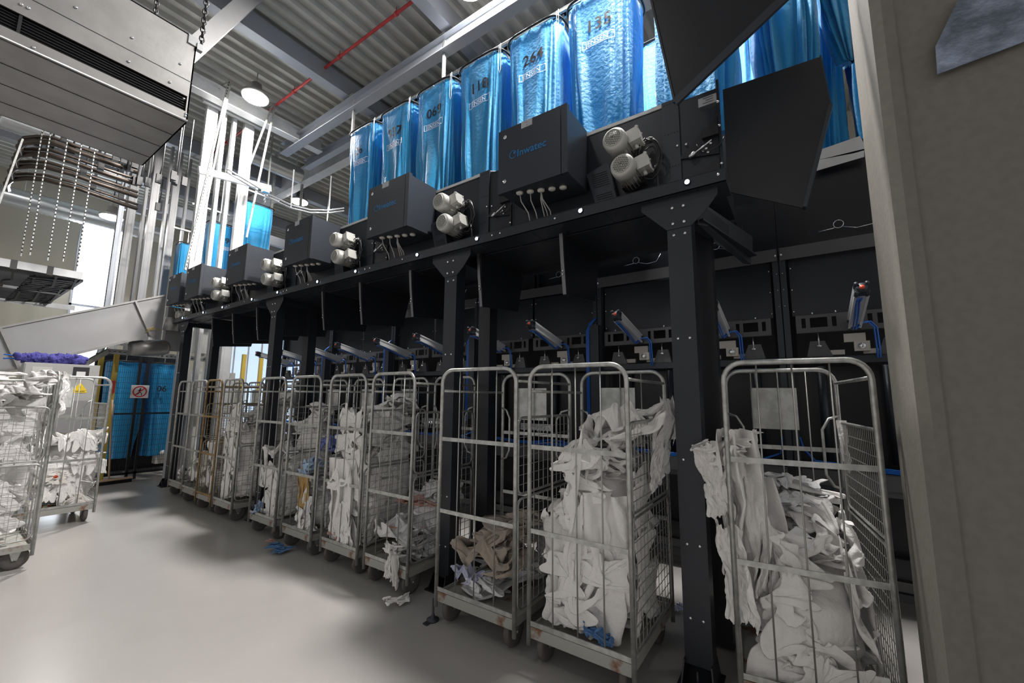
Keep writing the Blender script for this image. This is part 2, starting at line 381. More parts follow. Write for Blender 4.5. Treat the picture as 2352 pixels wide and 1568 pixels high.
# ================================================================== SETTING
f = MB(); f.box((-9, -6, -.2), (12, 20, 0)); struct('floor', f, 'floor')
f = MB(); p = .28; n = int(26/p); vs = []; fs = []
prof = [(0, 0), (.09, 0), (.12, .09), (.25, .09)]
ys = []
for i in range(n):
    for (a, h) in prof: ys.append((-6+i*p+a, 8.45+h))
for (y, z) in ys: vs += [(-9, y, z), (12, y, z)]
fs = [(2*i, 2*i+1, 2*i+3, 2*i+2) for i in range(len(ys)-1)]
f.add(vs, fs); f.box((-9, -6, 8.60), (12, 20, 8.75)); struct('ceiling', f, 'ceil')
W0, W1 = onY(191, 480, 19.9), onY(272, 490, 19.9)
wx0, wx1, wz0, wz1 = W0.x+.02, W1.x+.42, 1.0, 8.0
f = MB()   # far wall with the window and a low glazed door cut out
f.box((-9, 20, 0), (wx0, 20.2, 8.6)); f.box((wx1, 20, 0), (7.2, 20.2, 8.6)); f.box((wx0, 20, 0), (wx1, 20.2, wz0)); f.box((wx0, 20, wz1), (wx1, 20.2, 8.6))
f.box((7.2, 20, 4.6), (12, 20.2, 8.6)); f.box((11.6, 20, 0), (12, 20.2, 4.6)); struct('wall_far', f, 'wall')
f = MB(); f.box((wx0, 20.08, wz0), (wx1, 20.12, wz1)); o = struct('window_1', f, 'daypane')
f = MB()
for x in (wx0, wx1-.06, W1.x+.02): f.box((x, 19.98, wz0), (x+.06, 20.07, wz1))
f.box((wx0, 19.98, 4.55), (wx1, 20.07, 4.62)); f.box((wx0, 19.98, wz1-.06), (wx1, 20.07, wz1)); f.build('window_frame', 'grey_beam', o)
f = MB(); f.box((7.2, 20.08, 0), (11.6, 20.12, 4.6)); o = struct('window_2', f, mat('pale_blue_glazing', (.3, .4, .5), .3, emit=(.62, .78, 1), estr=.9))
f = MB()
for i in range(9): f.box((7.2+i*.55, 20.0, 0), (7.25+i*.55, 20.07, 4.6))
f.build('window_frame', 'white_steel', o)
f = MB(); f.box((12, -6, 0), (12.2, 20, 8.6)); struct('wall_right', f, 'wall')
f = MB(); f.box((5.95, -5.9, 0), (6.05, 8.9, 3.9)); struct('added_dark_backing', f, 'black_flat')  # black sheet added so the space behind the rear row reads as shade
# chamfered concrete column on the right
f = MB(); x0 = 2.2
f.prism([(x0, -.36, 0), (x0-.02, -.395, 0), (x0, -.435, 0), (x0+.015, -.445, 0), (x0+.0, -1.15, 0), (x0+.5, -1.15, 0), (x0+.5, -.36, 0)], (0, 0, 8.45)); struct('wall_column', f, 'column')
# roof steel
def beamI(a, b, h, wd, m, name='roof_beam', label='', cat='beam', group=None):
    f = MB(); a = Vector(a); b = Vector(b); up = Vector((0, 0, h/2))
    f.bar(a+up, b+up, wd, .02); f.bar(a-up, b-up, wd, .02); f.bar(a, b, .015, h)
    return tag(f.build(name, m), label, cat, group)
beamI((-4, 9.9, 7.95), (5.3, 9.75, 7.95), .30, .22, 'white_steel', label='white steel roof beam running left to right behind the glowing lamp')
beamI((4.75, -4, 7.85), (4.75, 10.5, 7.85), .26, .20, 'grey_beam', label='long grey I-beam rail under the roof, nearer to the lamp')
beamI((5.45, -4, 7.85), (5.45, 10.7, 7.85), .22, .16, 'grey_beam', label='long thin steel rail under the roof just above the blue bags')
f = MB(); f.box((5.9, -5, 7.9), (6.15, 19.5, 8.4)); tag(f.build('roof_purlin', 'white_steel'), 'broad pale roof girder directly behind the row of blue bags', 'beam')
for i, y in enumerate((4.6, 7.6, 13.0, 16.2)):
    f = MB(); f.box((-5, y, 8.05), (11.9, y+.22, 8.42)); tag(f.build('roof_girder', 'grey_beam'), ['dark grey roof girder crossing above the third blue bag', 'dark grey roof girder crossing above the farthest hanging blue bags', 'grey roof girder beyond the lit white frame', 'most distant roof girder near the bright window wall'][i], 'beam')
f = MB(); f.bar(onY(640, -60, 7.0), onY(385, 165, 7.0), .20, .22); tag(f.build('diagonal_brace', 'sheet2'), 'broad pale diagonal roof brace beside the chain', 'beam')
a, b = onZ(962, -8, 8.3), onZ(636, 240, 8.3)
f = MB(); f.tube([a-(b-a)*.8, b+(b-a)*.9], .028, 8)
for k in range(7):
    q = a+(b-a)*(-.6+k*.36); f.cyl(q-Vector((0, .03, 0)), q+Vector((0, .03, 0)), .042, 8); f.bar(q, q+Vector((0, 0, .14)), .01, .01)
tag(f.build('sprinkler_pipe', 'red'), 'thin red sprinkler pipe under the corrugated roof', 'pipe')
# threaded hangers and unistrut drops
for i, (px_, py0, py1, Y) in enumerate([(1190, 345, 480, 10), (852, 415, 560, 9.5)]): pass
f = MB(); q = onX(1022, 75, 4.4)
tops = [(1022, 85, 175, 4.75), (815, 222, 300, 4.75), (798, 170, 225, 4.75)]
for i, (x, y0, y1, X) in enumerate(tops):
    f = MB(); a = onX(x, y0, X); b = onX(x, y1, X); f.bar((a.x, a.y, max(a.z, b.z)), (a.x, a.y, min(a.z, b.z)-.1), .045, .045)
    f.box((a.x-.09, a.y-.07, a.z-.02), (a.x+.09, a.y+.07, a.z+.01))
    tag(f.build('ceiling_hanger', 'galv'), ['steel hanger strut above the bag printed 069', 'steel hanger strut above the farthest bag of the front row', 'slim threaded rod hanging from the roof left of the farthest front bag'][i], 'hanger')

# ------------------------------------------------------------------ high bay lamps (fixtures)
lp = thing('high_bay_lamp', 'round high bay lamp glowing white under the roof at the top left', 'lamp', (LAMPS[0][0], LAMPS[0][1], LAMPS[0][2]))
f = MB(); f.lathe([(.06, .30), (.10, .28), (.12, .10), (.24, .05), (.27, 0), (.25, -.02)], lp.location, (0, 0, 1), 24); f.cyl(lp.location+Vector((0, 0, .3)), lp.location+Vector((0, 0, .55)), .01, 6); f.build('lamp_housing', 'sheet', lp)
f = MB(); f.cyl(lp.location+Vector((0, 0, -.05)), lp.location+Vector((0, 0, -.025)), .24, 24); f.build('lamp_lens', 'lampon', lp)
for i, (x, y, z, p) in enumerate(LAMPS[1:]):
    dup(lp, (x, y, min(z, 7.88)), f'high bay lamp under the roof, {["above the bag printed 135","behind the front row of bags, farther one","behind the front row of bags, nearer one","over the near end of the machine","over the aisle on the left","over the aisle beside the camera","near the bright window","far behind the machine","behind the rear machine row"][i]}')
a = onY(256, 497, 15.5)
dup(lp, a, 'small pendant lamp glowing in front of the bright window')
f = MB(); f.tube([a+Vector((0, 0, .5)), (a.x, a.y, 8.46)], .012, 6); tag(f.build('lamp_cord', 'cable'), 'thin cord above the small pendant lamp', 'cord')
area('pendant_light', a-Vector((0, 0, .1)), 60, .4)

# ================================================================== FRONT MACHINE (posts, beam, conveyors)
PITCH = 1.765
ORD = ['nearest', 'second nearest', 'third nearest', 'fourth nearest', 'fifth nearest', 'farthest']
fr = thing('steel_gantry', 'long black steel gantry on four posts carrying the row of control boxes and motors', 'machine frame', (2.8, 5.0, 0))
f = MB(); Y0, Y1 = .29, 9.78
f.box((2.70, Y0, 2.95), (2.705, Y1, 3.035)); f.box((2.70, Y0, 2.95), (2.93, Y1, 2.955)); f.box((2.70, Y0, 3.033), (2.72, Y1, 3.038)); f.box((2.925, Y0, 2.955), (2.93, Y1, 3.04))
bm_ = f.build('front_beam', 'black', fr)
f = MB()
for k in range(6):
    yb = .96+PITCH*k
    for dy in (-.5, -.2, .12, .5, .75):
        for j in range(6): f.box((2.73+j*.033, yb+dy-.004, 2.9475), (2.742+j*.033, yb+dy+.004, 2.9505))
f.build('slot_row', 'dark', bm_)
f = MB()
for k in range(6):
    for dy in (-.63, .52, 1.05): 
        y = .96+PITCH*k+dy
        if Y0 < y < Y1: f.lathe([(.009, 0), (.009, .006), (.004, .008)], (2.70, y, 3.0), (-1, 0, 0), 8)
for y in (2.04, 3.41, 5.45, 7.2): pass
f.each('bolt', 'bright', bm_)
for (yy) in (.51, 1.26, 2.26, 3.02, 4.02, 4.79, 5.77, 6.52, 7.53, 8.3, 9.25):
    f = MB(); f.lathe([(.021, 0), (.021, .008), (.017, .012)], (2.70, yy, 3.002), (-1, 0, 0), 16); l = f.build('indicator_light', 'black', fr)
    f = MB(); f.lathe([(.016, .010), (.013, .016), (.006, .018)], (2.70, yy, 3.002), (-1, 0, 0), 16); f.build('lens', 'led', l)
for i, y in enumerate((.585, 2.615, 5.95, 9.35)):
    f = MB(); yl, yr = y+.075, y-.075
    f.box((2.75, yr, .10), (2.755, yl, 2.73)); f.box((2.755, yr, .10), (2.87, yr+.006, 2.93)); f.box((2.755, yl-.006, .10), (2.87, yl, 2.93))
    po = f.build('post', 'black', fr)
    f = MB()
    for z in (.35, .76, 1.25, 2.0):
        for dy in (-.035, .035): f.lathe([(.009, 0), (.009, .005), (.003, .007)], (2.75, y+dy, z), (-1, 0, 0), 8)
    f.each('bolt', 'bright', po)
    f = MB(); f.box((2.66, y-.11, 0), (2.92, y+.11, .012)); f.prism([(2.68, y-.09, .012), (2.90, y-.09, .012), (2.88, y-.075, .13), (2.72, y-.075, .13)], (0, .008, 0)); f.prism([(2.68, y+.082, .012), (2.90, y+.082, .012), (2.88, y+.07, .13), (2.72, y+.07, .13)], (0, .008, 0)); f.cyl((2.70, y, 0), (2.70, y, .10), .008, 8)
    f.each('base_plate', 'black_flat', po)
    g = MB(); g.prism([(2.744, y+.24, 2.95), (2.744, y+.24, 2.90), (2.744, y+.076, 2.73), (2.744, y-.076, 2.73), (2.744, y-.16, 2.80), (2.744, y-.24, 2.90), (2.744, y-.24, 2.95)], (.006, 0, 0)); gp = g.build('gusset_plate', 'black', po)
    f = MB()
    for (dy, z) in ((-.035, 2.875), (.035, 2.875), (-.035, 2.765), (.035, 2.765)): f.lathe([(.011, 0), (.011, .006), (.004, .009)], (2.743, y+dy, z), (-1, 0, 0), 8)
    for (dy, z) in ((-.035, 2.69), (.035, 2.69)): f.cyl((2.7495, y+dy, z), (2.7480, y+dy, z), .010, 8)
    # rear leg with cross tie
    f.each('bolt', 'bright', po)
    f = MB(); f.box((3.20, y-.12, .02), (3.32, y+.02, 2.93)); f.build('rear_leg', 'black_flat', fr)
    f = MB(); f.box((2.76, y-.08, 2.86), (3.4, y+.0, 2.94)); f.build('cross_tie', 'black', fr)
f = MB(); f.prism([(2.93, .50, 2.93), (2.93, .50, 2.80), (3.55, .30, 2.66), (3.55, .30, 2.84)], (.06, -.05, 0)); f.bar((2.95, .5, 2.90), (3.6, .24, 2.80), .02, .16); f.bar((2.95, .52, 2.83), (3.6, .26, 2.72), .12, .012); f.build('diagonal_brace', 'black', fr)
f = MB(); f.box((3.55, Y0, 2.90), (3.62, Y1, 3.0)); f.build('rear_beam', 'black_flat', fr)

# conveyors above the beam, one per bay
def bolt(f, p, r=.009, ax=(-1, 0, 0)): f.lathe([(r, 0), (r, r*.6), (r*.4, r*.9)], p, ax, 8)
cv0 = None
def make_conveyor():
    t = thing('sorting_conveyor', '', 'conveyor', (3.0, .96, 3.0))
    f = MB(); f.box((3.00, .34, 3.05), (3.006, 2.085, 3.80)); f.box((3.0, .34, 3.795), (3.05, 2.085, 3.80)); f.box((3.6, .34, 3.05), (3.606, 2.085, 3.80)); f.box((3.0, .34, 3.05), (3.6, 2.085, 3.056)); f.build('side_panel', 'black', t)
    f = MB(); f.box((2.995, .70, 3.80), (3.0, 1.60, 3.83)); f.box((2.99, .70, 3.80), (3.05, 1.60, 3.806)); f.box((3.17, .62, 3.90), (3.24, 1.60, 3.906)); f.box((3.24, .62, 3.80), (3.245, 1.60, 3.906))
    f.prism([(2.99, .62, 3.83), (3.20, .62, 3.925), (3.20, .86, 3.925), (2.99, .80, 3.83)], (.004, 0, -.006))
    f.prism([(3.20, .62, 3.925), (3.38, .62, 3.82), (3.38, .66, 3.82), (3.20, .68, 3.925)], (.0, 0, -.008))
    f.prism([(3.03, .66, 3.845), (3.19, .66, 3.915), (3.19, 1.6, 3.905), (3.17, 1.6, 3.90), (3.17, .8, 3.9), (3.05, .76, 3.85)], (0, 0, -.004)); f.build('top_rail', 'white_steel', t)
    f = MB(); f.box((2.985, .60, 3.05), (3.0, .72, 3.83)); up = f.build('upright_strip', 'black_box', t)
    f = MB()
    for z in (3.80, 3.56, 3.3):
        for j in range(5): f.box((2.983, .61+j*.022, z), (2.9845, .618+j*.022, z+.006))
    f.build('slot_row', 'dark', up)
    f = MB(); f.prism([(2.985, .35, 3.58), (2.985, .60, 3.36), (2.985, .60, 3.34), (2.985, .35, 3.30)], (.012, 0, 0)); f.prism([(2.985, .35, 3.28), (2.985, .60, 3.12), (2.985, .60, 3.06), (2.985, .35, 3.06)], (.012, 0, 0)); f.box((2.98, .33, 3.04), (3.02, .345, 3.85)); f.each('end_bracket', 'black_flat', t)
    f = MB()
    for (y, z) in ((.34, 3.68), (.34, 3.50), (.34, 3.22), (.62, 3.45), (1.62, 3.6), (.40, 3.39), (.43, 3.36), (.42, 3.33), (.45, 3.35), (.56, 3.44)): bolt(f, (2.984, y, z), .010)
    f.cyl((2.96, .39, 3.40), (2.96, .52, 3.33), .006, 6); f.cyl((2.96, .50, 3.345), (2.96, .54, 3.32), .014, 8); f.each('fastener', 'bright', t)
    f = MB(); f.box((2.955, .345, 3.43), (2.984, .45, 3.50)); sb = f.build('sensor_box', 'dark', t)
    f = MB(); f.tube(arc((.40, 3.42), .09, -.2, -2.9, 10, lambda a, b: (2.965, a, b)), .004, 5); f.build('sensor_cable', 'cable', t)
    # louvred cover under the motors
    f = MB(); f.prism([(2.90, 1.30, 3.40), (2.90, 1.13, 3.45), (2.90, 1.04, 3.07), (2.90, 1.21, 3.06)], (.09, 0, 0)); vc = f.build('louvred_cover', 'black_box', t)
    f = MB()
    for g0 in (3.38, 3.20):
        for j in range(7):
            z = g0-j*.018; sh = (3.42-z)*.22; f.box((2.897, 1.14-sh, z-.006), (2.8995, 1.27-sh, z-.001))
    f.each('louvre_slots', 'dark', vc)
    return t
def make_box():
    t = thing('control_box', '', 'control box', (2.6, 1.63, 3.29))
    f = MB(); f.box((2.645, 1.33, 3.30), (2.985, 1.95, 3.84)); f.build('body', 'black_box', t)
    f = MB(); f.box((2.60, 1.375, 3.29), (2.64, 1.965, 3.852)); f.box((2.60, 1.318, 3.29), (2.64, 1.369, 3.852)); d = f.build('door', 'black_box', t)
    for z in (3.78, 3.385):
        f = MB(); f.lathe([(.017, 0), (.017, .006), (.010, .008)], (2.60, 1.895, z), (-1, 0, 0), 14); f.box((2.591, 1.885, z-.003), (2.5935, 1.905, z+.003)); f.build('lock', 'bright', d)
    f = MB(); f.box((2.598, 1.63, 3.795), (2.5995, 1.735, 3.853)); s_ = f.build('name_sticker', 'sticker', d)
    f = MB(); f.box((2.5975, 1.672, 3.832), (2.598, 1.695, 3.834)); f.box((2.5975, 1.672, 3.808), (2.598, 1.69, 3.811)); f.build('print', 'ink', s_)
    f = text_mb('Inwatec', .088, (2.5975, 1.775, 3.565), (0, -1, 0), (0, 0, 1), bold=.0012); f.build('logo_lettering', 'lettering', d)
    f = MB(); cc = (1.815, 3.598); R_ = .036
    ring = [(R_*math.cos(a*PI/16), R_*math.sin(a*PI/16)) for a in range(32)]; r2 = [(x*.84-.002, y*.84) for x, y in ring]
    vs = [(2.5975, cc[0]+x, cc[1]+z) for x, z in ring]+[(2.5975, cc[0]+x, cc[1]+z) for x, z in r2]
    f.add(vs, [(i, (i+1) % 32, (i+1) % 32+32, i+32) for i in range(32)])
    f.add([(2.5975, cc[0]-.022, cc[1]+.026), (2.5975, cc[0]-.004, cc[1]+.02), (2.5975, cc[0]-.012, cc[1]-.004), (2.5975, cc[0]-.024, cc[1]+.006)], [(0, 1, 2, 3)])
    f.build('logo_ring', 'lettering', d)
    for j in range(5):
        x, y = 2.68+.05*j*.6, 1.80-.085*j
        f = MB(); f.lathe([(.030, 0), (.030, .012), (.020, .018), (.012, .02)], (x, y, 3.30), (0, 0, -1), 14); f.build('cable_gland', 'cream', t)
    for (j, sp) in ((0, .03), (1, 0), (2, -.03), (2, .0), (2, .03)):
        x, y = 2.68+.03*j, 1.80-.085*j
        f = MB(); f.tube([(x, y, 3.29), (x+.01, y-sp*.3, 3.22), (x+.04, y-sp-.03, 3.12), (x+.06, y-sp-.04, 3.03)], .005, 5); f.build('cable', 'gcable', t)
    return t
def make_motor():
    t = thing('gear_motor', '', 'motor', (2.86, 1.0, 3.5)); c = Vector((2.70, 1.0, 3.5)); ax = Vector((1, 0, 0))
    f = MB(); f.lathe([(.060, .000), (.074, .003), (.086, .018), (.089, .05), (.088, .10), (.084, .105)], c, ax, 28)
    f.lathe([(.072, .105), (.072, .27)], c, ax, 20)
    for k in range(20):
        a = 2*PI*k/20; d_ = Vector((0, math.cos(a), math.sin(a))); f.bar(c+ax*.11+d_*.077, c+ax*.25+d_*.077, .004, .018, up=d_)
    bd = f.build('housing', 'motor', t)
    f = MB(); f.lathe([(.060, 0), (.060, .003)], c-ax*.0035, ax, 28); g = f.build('fan_opening', 'dark', t)
    f = MB(); R_ = .059
    for k in range(-4, 5):
        h = math.sqrt(max(R_*R_-(k*.0125)**2, 0))
        for (a_, b_) in (((k*.0125, -h), (k*.0125, h)), ((-h, k*.0125), (h, k*.0125))):
            ra = PI/8; rot = lambda p_: Vector((2.6945, 1.0+p_[0]*math.cos(ra)-p_[1]*math.sin(ra), 3.5+p_[0]*math.sin(ra)+p_[1]*math.cos(ra)))
            f.bar(rot(a_), rot(b_), .0042, .002, up=(1, 0, 0))
    f.lathe([(.014, 0), (.014, .002)], (2.6935, 1.0, 3.5), (1, 0, 0), 12); f.tube([(2.6955, 1+.062*math.cos(a), 3.5+.062*math.sin(a)) for a in np.linspace(0, 2*PI, 28, endpoint=False)], .004, 5, closed=True)
    f.build('fan_grille', 'motor', t)
    f = MB(); m = Matrix.Translation((2.83, .885, 3.52)) @ Matrix.Rotation(math.radians(-12), 4, 'X')
    f.box((-.055, -.035, -.05), (.055, .035, .05), m); f.box((-.06, -.05, -.055), (.06, -.036, .055), m)
    for (x, z) in ((-.05, -.045), (.05, -.045), (-.05, .045), (.05, .045)): f.box((x-.006, -.056, z-.006), (x+.006, -.05, z+.006), m)
    f.cyl(m @ Vector((0, 0, -.05)), m @ Vector((0, -.005, -.085)), .014, 10); f.build('terminal_box', 'motor', t)
    f = MB(); f.box((2.93, .90, 3.44), (3.0, 1.08, 3.56)); f.cyl((2.90, 1.0, 3.5), (2.98, 1.0, 3.5), .085, 18); f.build('gearbox', 'cable', t)
    return t
def make_coil():
    f = MB(); rnd = random.Random(4)
    for k in range(5):
        cy, cz, r = .80+rnd.uniform(-.01, .01), 3.38+rnd.uniform(-.02, .02), .075+.01*k
        f.tube(arc((cy, cz), 1, 0, 2*PI, 22, lambda a, b: (2.90+rnd.uniform(-.01, .01), cy+(a-cy)*r*.72, cz+(b-cz)*r*1.35)), .006, 5)
    f.tube([(2.86, .86, 3.47), (2.87, .82, 3.52), (2.9, .78, 3.49)], .006, 5); f.tube([(2.9, .76, 3.30), (2.92, .75, 3.18), (2.93, .75, 3.06)], .008, 5)
    return f.build('cable_coil', 'cable')
cv0, bx0, mo0, co0 = make_conveyor(), make_box(), make_motor(), make_coil()
for k in range(6):
    dy = PITCH*k
    dy2 = dy-(.05 if k == 4 else 0) if k < 5 else 7.94
    if k: cv = dup(cv0, (3.0, .96+dy, 3.0), scale=None) if k < 5 else dup(cv0, (3.0, 9.45, 3.0), scale=(1, .45, 1)); bx = dup(bx0, (2.6, 1.63+dy2, 3.29))
    else: cv, bx = cv0, bx0
    cv['label'] = f'black conveyor side with pale slotted top rail, {ORD[k]} section of the row'
    bx['label'] = f'dark grey control box with blue lettering, {ORD[k]} of the six in the row'
    bx['group'] = 'control boxes along the conveyor beam'; cv['group'] = 'conveyor sections above the beam'
    for up in (1, 0):
        if k == 5 and up: continue
        loc = (2.86, 9.62, 3.10) if k == 5 else (2.86, 1.0+dy-(0 if up else .055), 3.5 if up else 3.275)
        mt = mo0 if (k == 0 and up) else dup(mo0, loc)
        mt['label'] = f'{"upper" if up else "lower"} grey electric motor right of the {ORD[k]} control box' if k < 5 else 'single grey electric motor below the farthest control box' ; mt['group'] = 'gear motors beside the control boxes'
        mt.location = loc
    if k == 5: continue
    c_ = co0 if k == 0 else co0.copy()
    if k: C.objects.link(c_); c_.location = co0.location+Vector((0, dy, 0))
    tag(c_, f'coil of black cable hanging beside the {ORD[k]} pair of motors', 'cable', 'cable coils beside the motors')

# deflector chutes below the beam
def chute(y, zt, label):
    t = thing('deflector_chute', label, 'chute', (2.9, y, zt), 'deflector chutes hanging under the beam')
    f = MB(); f.prism([(2.84, y, 2.93), (2.86, y, 2.72), (2.90, y, zt), (3.50, y, zt+.06), (3.60, y, 2.93)], (0, .008, 0)); f.build('side_plate', 'black_flat', t)
    f = MB(); f.prism([(2.835, y-.012, 2.93), (2.855, y-.012, 2.72), (2.895, y-.012, zt), (2.905, y-.012, zt), (2.875, y-.012, 2.72), (2.865, y-.012, 2.93)], (0, .03, 0)); f.build('front_flange', 'flange', t)
    f = MB()
    for z in (2.63, 2.60): bolt(f, (2.868, y+.005, z), .008)
    f.each('bolt', 'bright', t)
CH = ['first chute plate from the right, left of the nearest post', 'second chute plate from the right, beside the second post', 'third chute plate from the right', 'fourth chute plate from the right', 'fifth chute plate from the right', 'sixth chute plate from the right, near the third post', 'seventh chute plate from the right', 'eighth chute plate from the right', 'leftmost chute plate of the row']
for i, y in enumerate((1.50, 2.36, 3.28, 4.14, 4.92, 5.90, 6.69, 7.52, 8.33)): chute(y, 2.44, 'thin black '+CH[i]+' under the beam')
f = MB(); f.box((2.93, Y0+.3, 2.935), (3.58, Y1, 2.945))
tag(f.build('soffit_panel', 'black_flat'), 'long black underside panel behind the beam above the chutes', 'panel')
# big black chute plates at the near end
f = MB(); pl = [onX(*p_, 3.02) for p_ in ((1660, 206), (1884, 130), (1908, 245), (1848, 478), (1672, 440))]
f.prism(pl, (.012, 0, 0)); t = f.build('end_plate', 'black_flat'); tag(t, 'large black angled end plate at the near end of the conveyor', 'plate')
f = MB(); a, b, c_ = [onX(*p_, 3.03) for p_ in ((1884, 128), (1908, 245), (1848, 478))]
f.bar(b, c_, .02, .06, up=(1, 0, 0)); f.bar(a, b, .01, .012, up=(1, 0, 0)); f.build('edge_flange', 'black_box', t)
f = MB(); a, b = onX(1604, 238, 2.98), onX(1645, 214, 2.98)
f.box((2.975, b.y, a.z-.035), (2.979, a.y, b.z+.0)); 
s_ = f.build('type_plate', 'sticker'); tag(s_, 'grey printed type plate on the black panel at the near end', 'label plate')
f = MB()
for j in range(5): f.box((2.974, b.y+.02, a.z-.02+j*.018), (2.9745, a.y-.03-.02*(j % 2), a.z-.016+j*.018))
f.build('print', 'ink', s_)
# hopper corner above
f = MB(); A, B, D = onX(1482, -60, 2.55), onX(1550, 236, 2.55), onX(1860, -60, 2.55)
f.prism([A, B, D], (.01, 0, 0)); hp = f.build('hopper', 'black_flat'); tag(hp, 'large black pointed hopper hanging in front of the blue bags at the top', 'hopper')
f = MB(); f.bar(A, B, .012, .025, up=(1, 0, 0)); f.bar(B, D, .05, .022, up=(1, 0, 0)); f.build('rim', 'black_box', hp)

# ================================================================== REAR MACHINE ROW
RX = 4.4
def make_station():
    t = thing('filling_station', '', 'machine', (RX, .96, 0)); y0, y1 = .09, 1.85
    f = MB(); f.box((RX+.05, y0, 2.98), (RX+.06, y1, 3.80)); f.box((RX-.03, y0, 3.78), (RX+.05, y1, 3.83)); f.box((RX-.02, y0+.85, 3.0), (RX+.04, y0+.93, 3.3)); f.box((RX, y0+.80, 3.0), (RX+.04, y0+.83, 3.78)); f.build('upper_panel', 'black_flat', t)
    f = MB(); f.box((RX-.05, y0+.01, 2.87), (RX-.045, y1-.01, 2.985)); f.box((RX-.05, y0+.01, 2.98), (RX+.04, y1-.01, 2.985)); f.build('cross_rail', 'greyplate', t)
    for (a, b) in ((y0+.07, .95), (.99, y1-.07)):
        f = MB(); f.box((RX+.02, a, 2.36), (RX+.028, b, 2.87)); f.build('glossy_panel', 'black', t)
    f = MB()
    for y in (y0+.002, y1-.048): f.box((RX-.04, y, .10), (RX+.05, y+.046, 2.99))
    f.box((RX+.06, .955, 2.2), (RX+.09, .985, 2.87)); cu_ = f.build('upright', 'black_box', t)
    f = MB()
    for y in (y0+.02, y1-.02):
        bolt(f, (RX-.05, y, 2.92), .010)
        for z in (2.45, 2.6, 2.75): bolt(f, (RX-.04, y, z), .004)
    for y in (y0+.08, .94, 1.0, y1-.08):
        for z in (2.40, 2.60, 2.8): bolt(f, (RX+.02, y, z), .008)
    f.each('bolt', 'bright', t)
    for (a, b) in ((y0+.09, .93), (1.0, y1-.09)):
        f = MB(); zc0, zc1 = 2.19, 2.35; c = (a+b)/2
        # bar with window openings: built as strips around the openings
        wins = [(a+.04, a+.07), (a+.10, a+.22), (a+.25, a+.28), (b-.28, b-.25), (b-.22, b-.10), (b-.07, b-.04)]
        f.box((RX-.06, a, zc0), (RX-.052, b, zc0+.045)); f.box((RX-.06, a, zc1-.03), (RX-.052, b, zc1)); x = a
        for (p_, q_) in wins: f.box((RX-.06, x, zc0+.045), (RX-.052, p_, zc1-.03)); x = q_
        f.box((RX-.06, x, zc0+.045), (RX-.052, b, zc1-.03)); f.box((RX-.06, a, zc1-.004), (RX-.02, b, zc1)); f.box((RX-.06, a, zc0), (RX-.02, b, zc0+.004))
        f.build('slotted_bar', 'greyplate', t)
        f = MB()
        for y in (a+.12, c+.1, b-.12): f.cyl((RX-.04, y, zc1), (RX-.04, y, zc1+.02), .008, 6)
        for y in (a+.15, b-.15): f.cyl((RX-.03, y, 2.08), (RX-.03, y, 2.19), .006, 6); f.cyl((RX-.03, y, 2.07), (RX-.03, y, 2.085), .022, 10)
        f.each('adjuster_screw', 'bright', t)
        f = MB(); f.prism([(RX-.03, a+.06, 1.985), (RX-.03, a+.24, 1.985), (RX-.03, a+.19, 2.12), (RX-.03, a+.09, 2.12)], (.05, 0, 0)); f.prism([(RX-.03, b-.24, 1.985), (RX-.03, b-.06, 1.985), (RX-.03, b-.09, 2.12), (RX-.03, b-.19, 2.12)], (.05, 0, 0)); f.each('bearing_bracket', 'greyplate', t)
        f = MB(); f.box((RX-.02, c-.08, 2.10), (RX+.02, c+.06, 2.17)); f.box((RX-.05, c-.10, 2.02), (RX, c, 2.10)); jb = f.build('junction_box', 'cream', t)
        f = MB(); f.lathe([(.028, 0), (.024, .015), (.012, .02)], (RX-.05, c-.05, 2.06), (-1, 0, 0), 12); f.build('socket', 'bright', jb)
        f = MB(); f.box((RX, a+.22, 2.0), (RX+.03, a+.32, 2.04)); f.box((RX, b-.32, 2.0), (RX+.03, b-.22, 2.04)); f.each('valve_block', 'cream', t)
    f = MB(); f.box((RX-.06, y0, 1.925), (RX-.055, y1, 1.985)); f.box((RX-.06, y0, 1.98), (RX+.2, y1, 1.985)); f.build('shelf_rail', 'black_box', t)
    f = MB(); f.box((RX+.30, y0, 1.08), (RX+.305, y1, 1.92)); f.build('dark_back_panel', 'black_flat', t)
    f = MB(); f.box((RX+.40, y0-.09, .15), (RX+.41, y1+.09, 3.76)); f.build('shade_sheet', 'dark', t)  # added near-black sheet standing in for shade in the mechanism gaps
    f = MB()
    for y in (y0+.25, .80, 1.15, y1-.25): f.tube([(RX+.25, y, 1.92), (RX+.25, y, 1.10)], .035, 8)
    f.each('lift_column', 'black_box', t)
    f = MB(); f.box((RX-.04, y0, .93), (RX-.035, y1, 1.05)); f.box((RX-.04, y0, 1.045), (RX+.3, y1, 1.05)); f.box((RX-.02, y0, .88), (RX, y1, .93)); f.each('lower_rail', 'greyplate', t)
    for yy in (y0+.003, y1-.003):
        pass
    f = MB(); f.prism([(RX-.045, y0-.0, .93), (RX-.045, y0+.28, .93), (RX-.045, y0+.12, .74), (RX-.045, y0, .72)], (.005, 0, 0)); f.prism([(RX-.045, y1, .93), (RX-.045, y1-.28, .93), (RX-.045, y1-.12, .74), (RX-.045, y1, .72)], (.005, 0, 0)); f.each('corner_gusset', 'black_box', t)
    f = MB(); f.box((RX+.15, y0+.06, .25), (RX+.16, y1-.06, .88)); f.box((RX+.05, y0, .30), (RX+.1, y1, .42)); f.box((RX+.02, y0, .12), (RX+.07, y1, .18)); f.build('lower_panel', 'black_flat', t)
    f = MB()
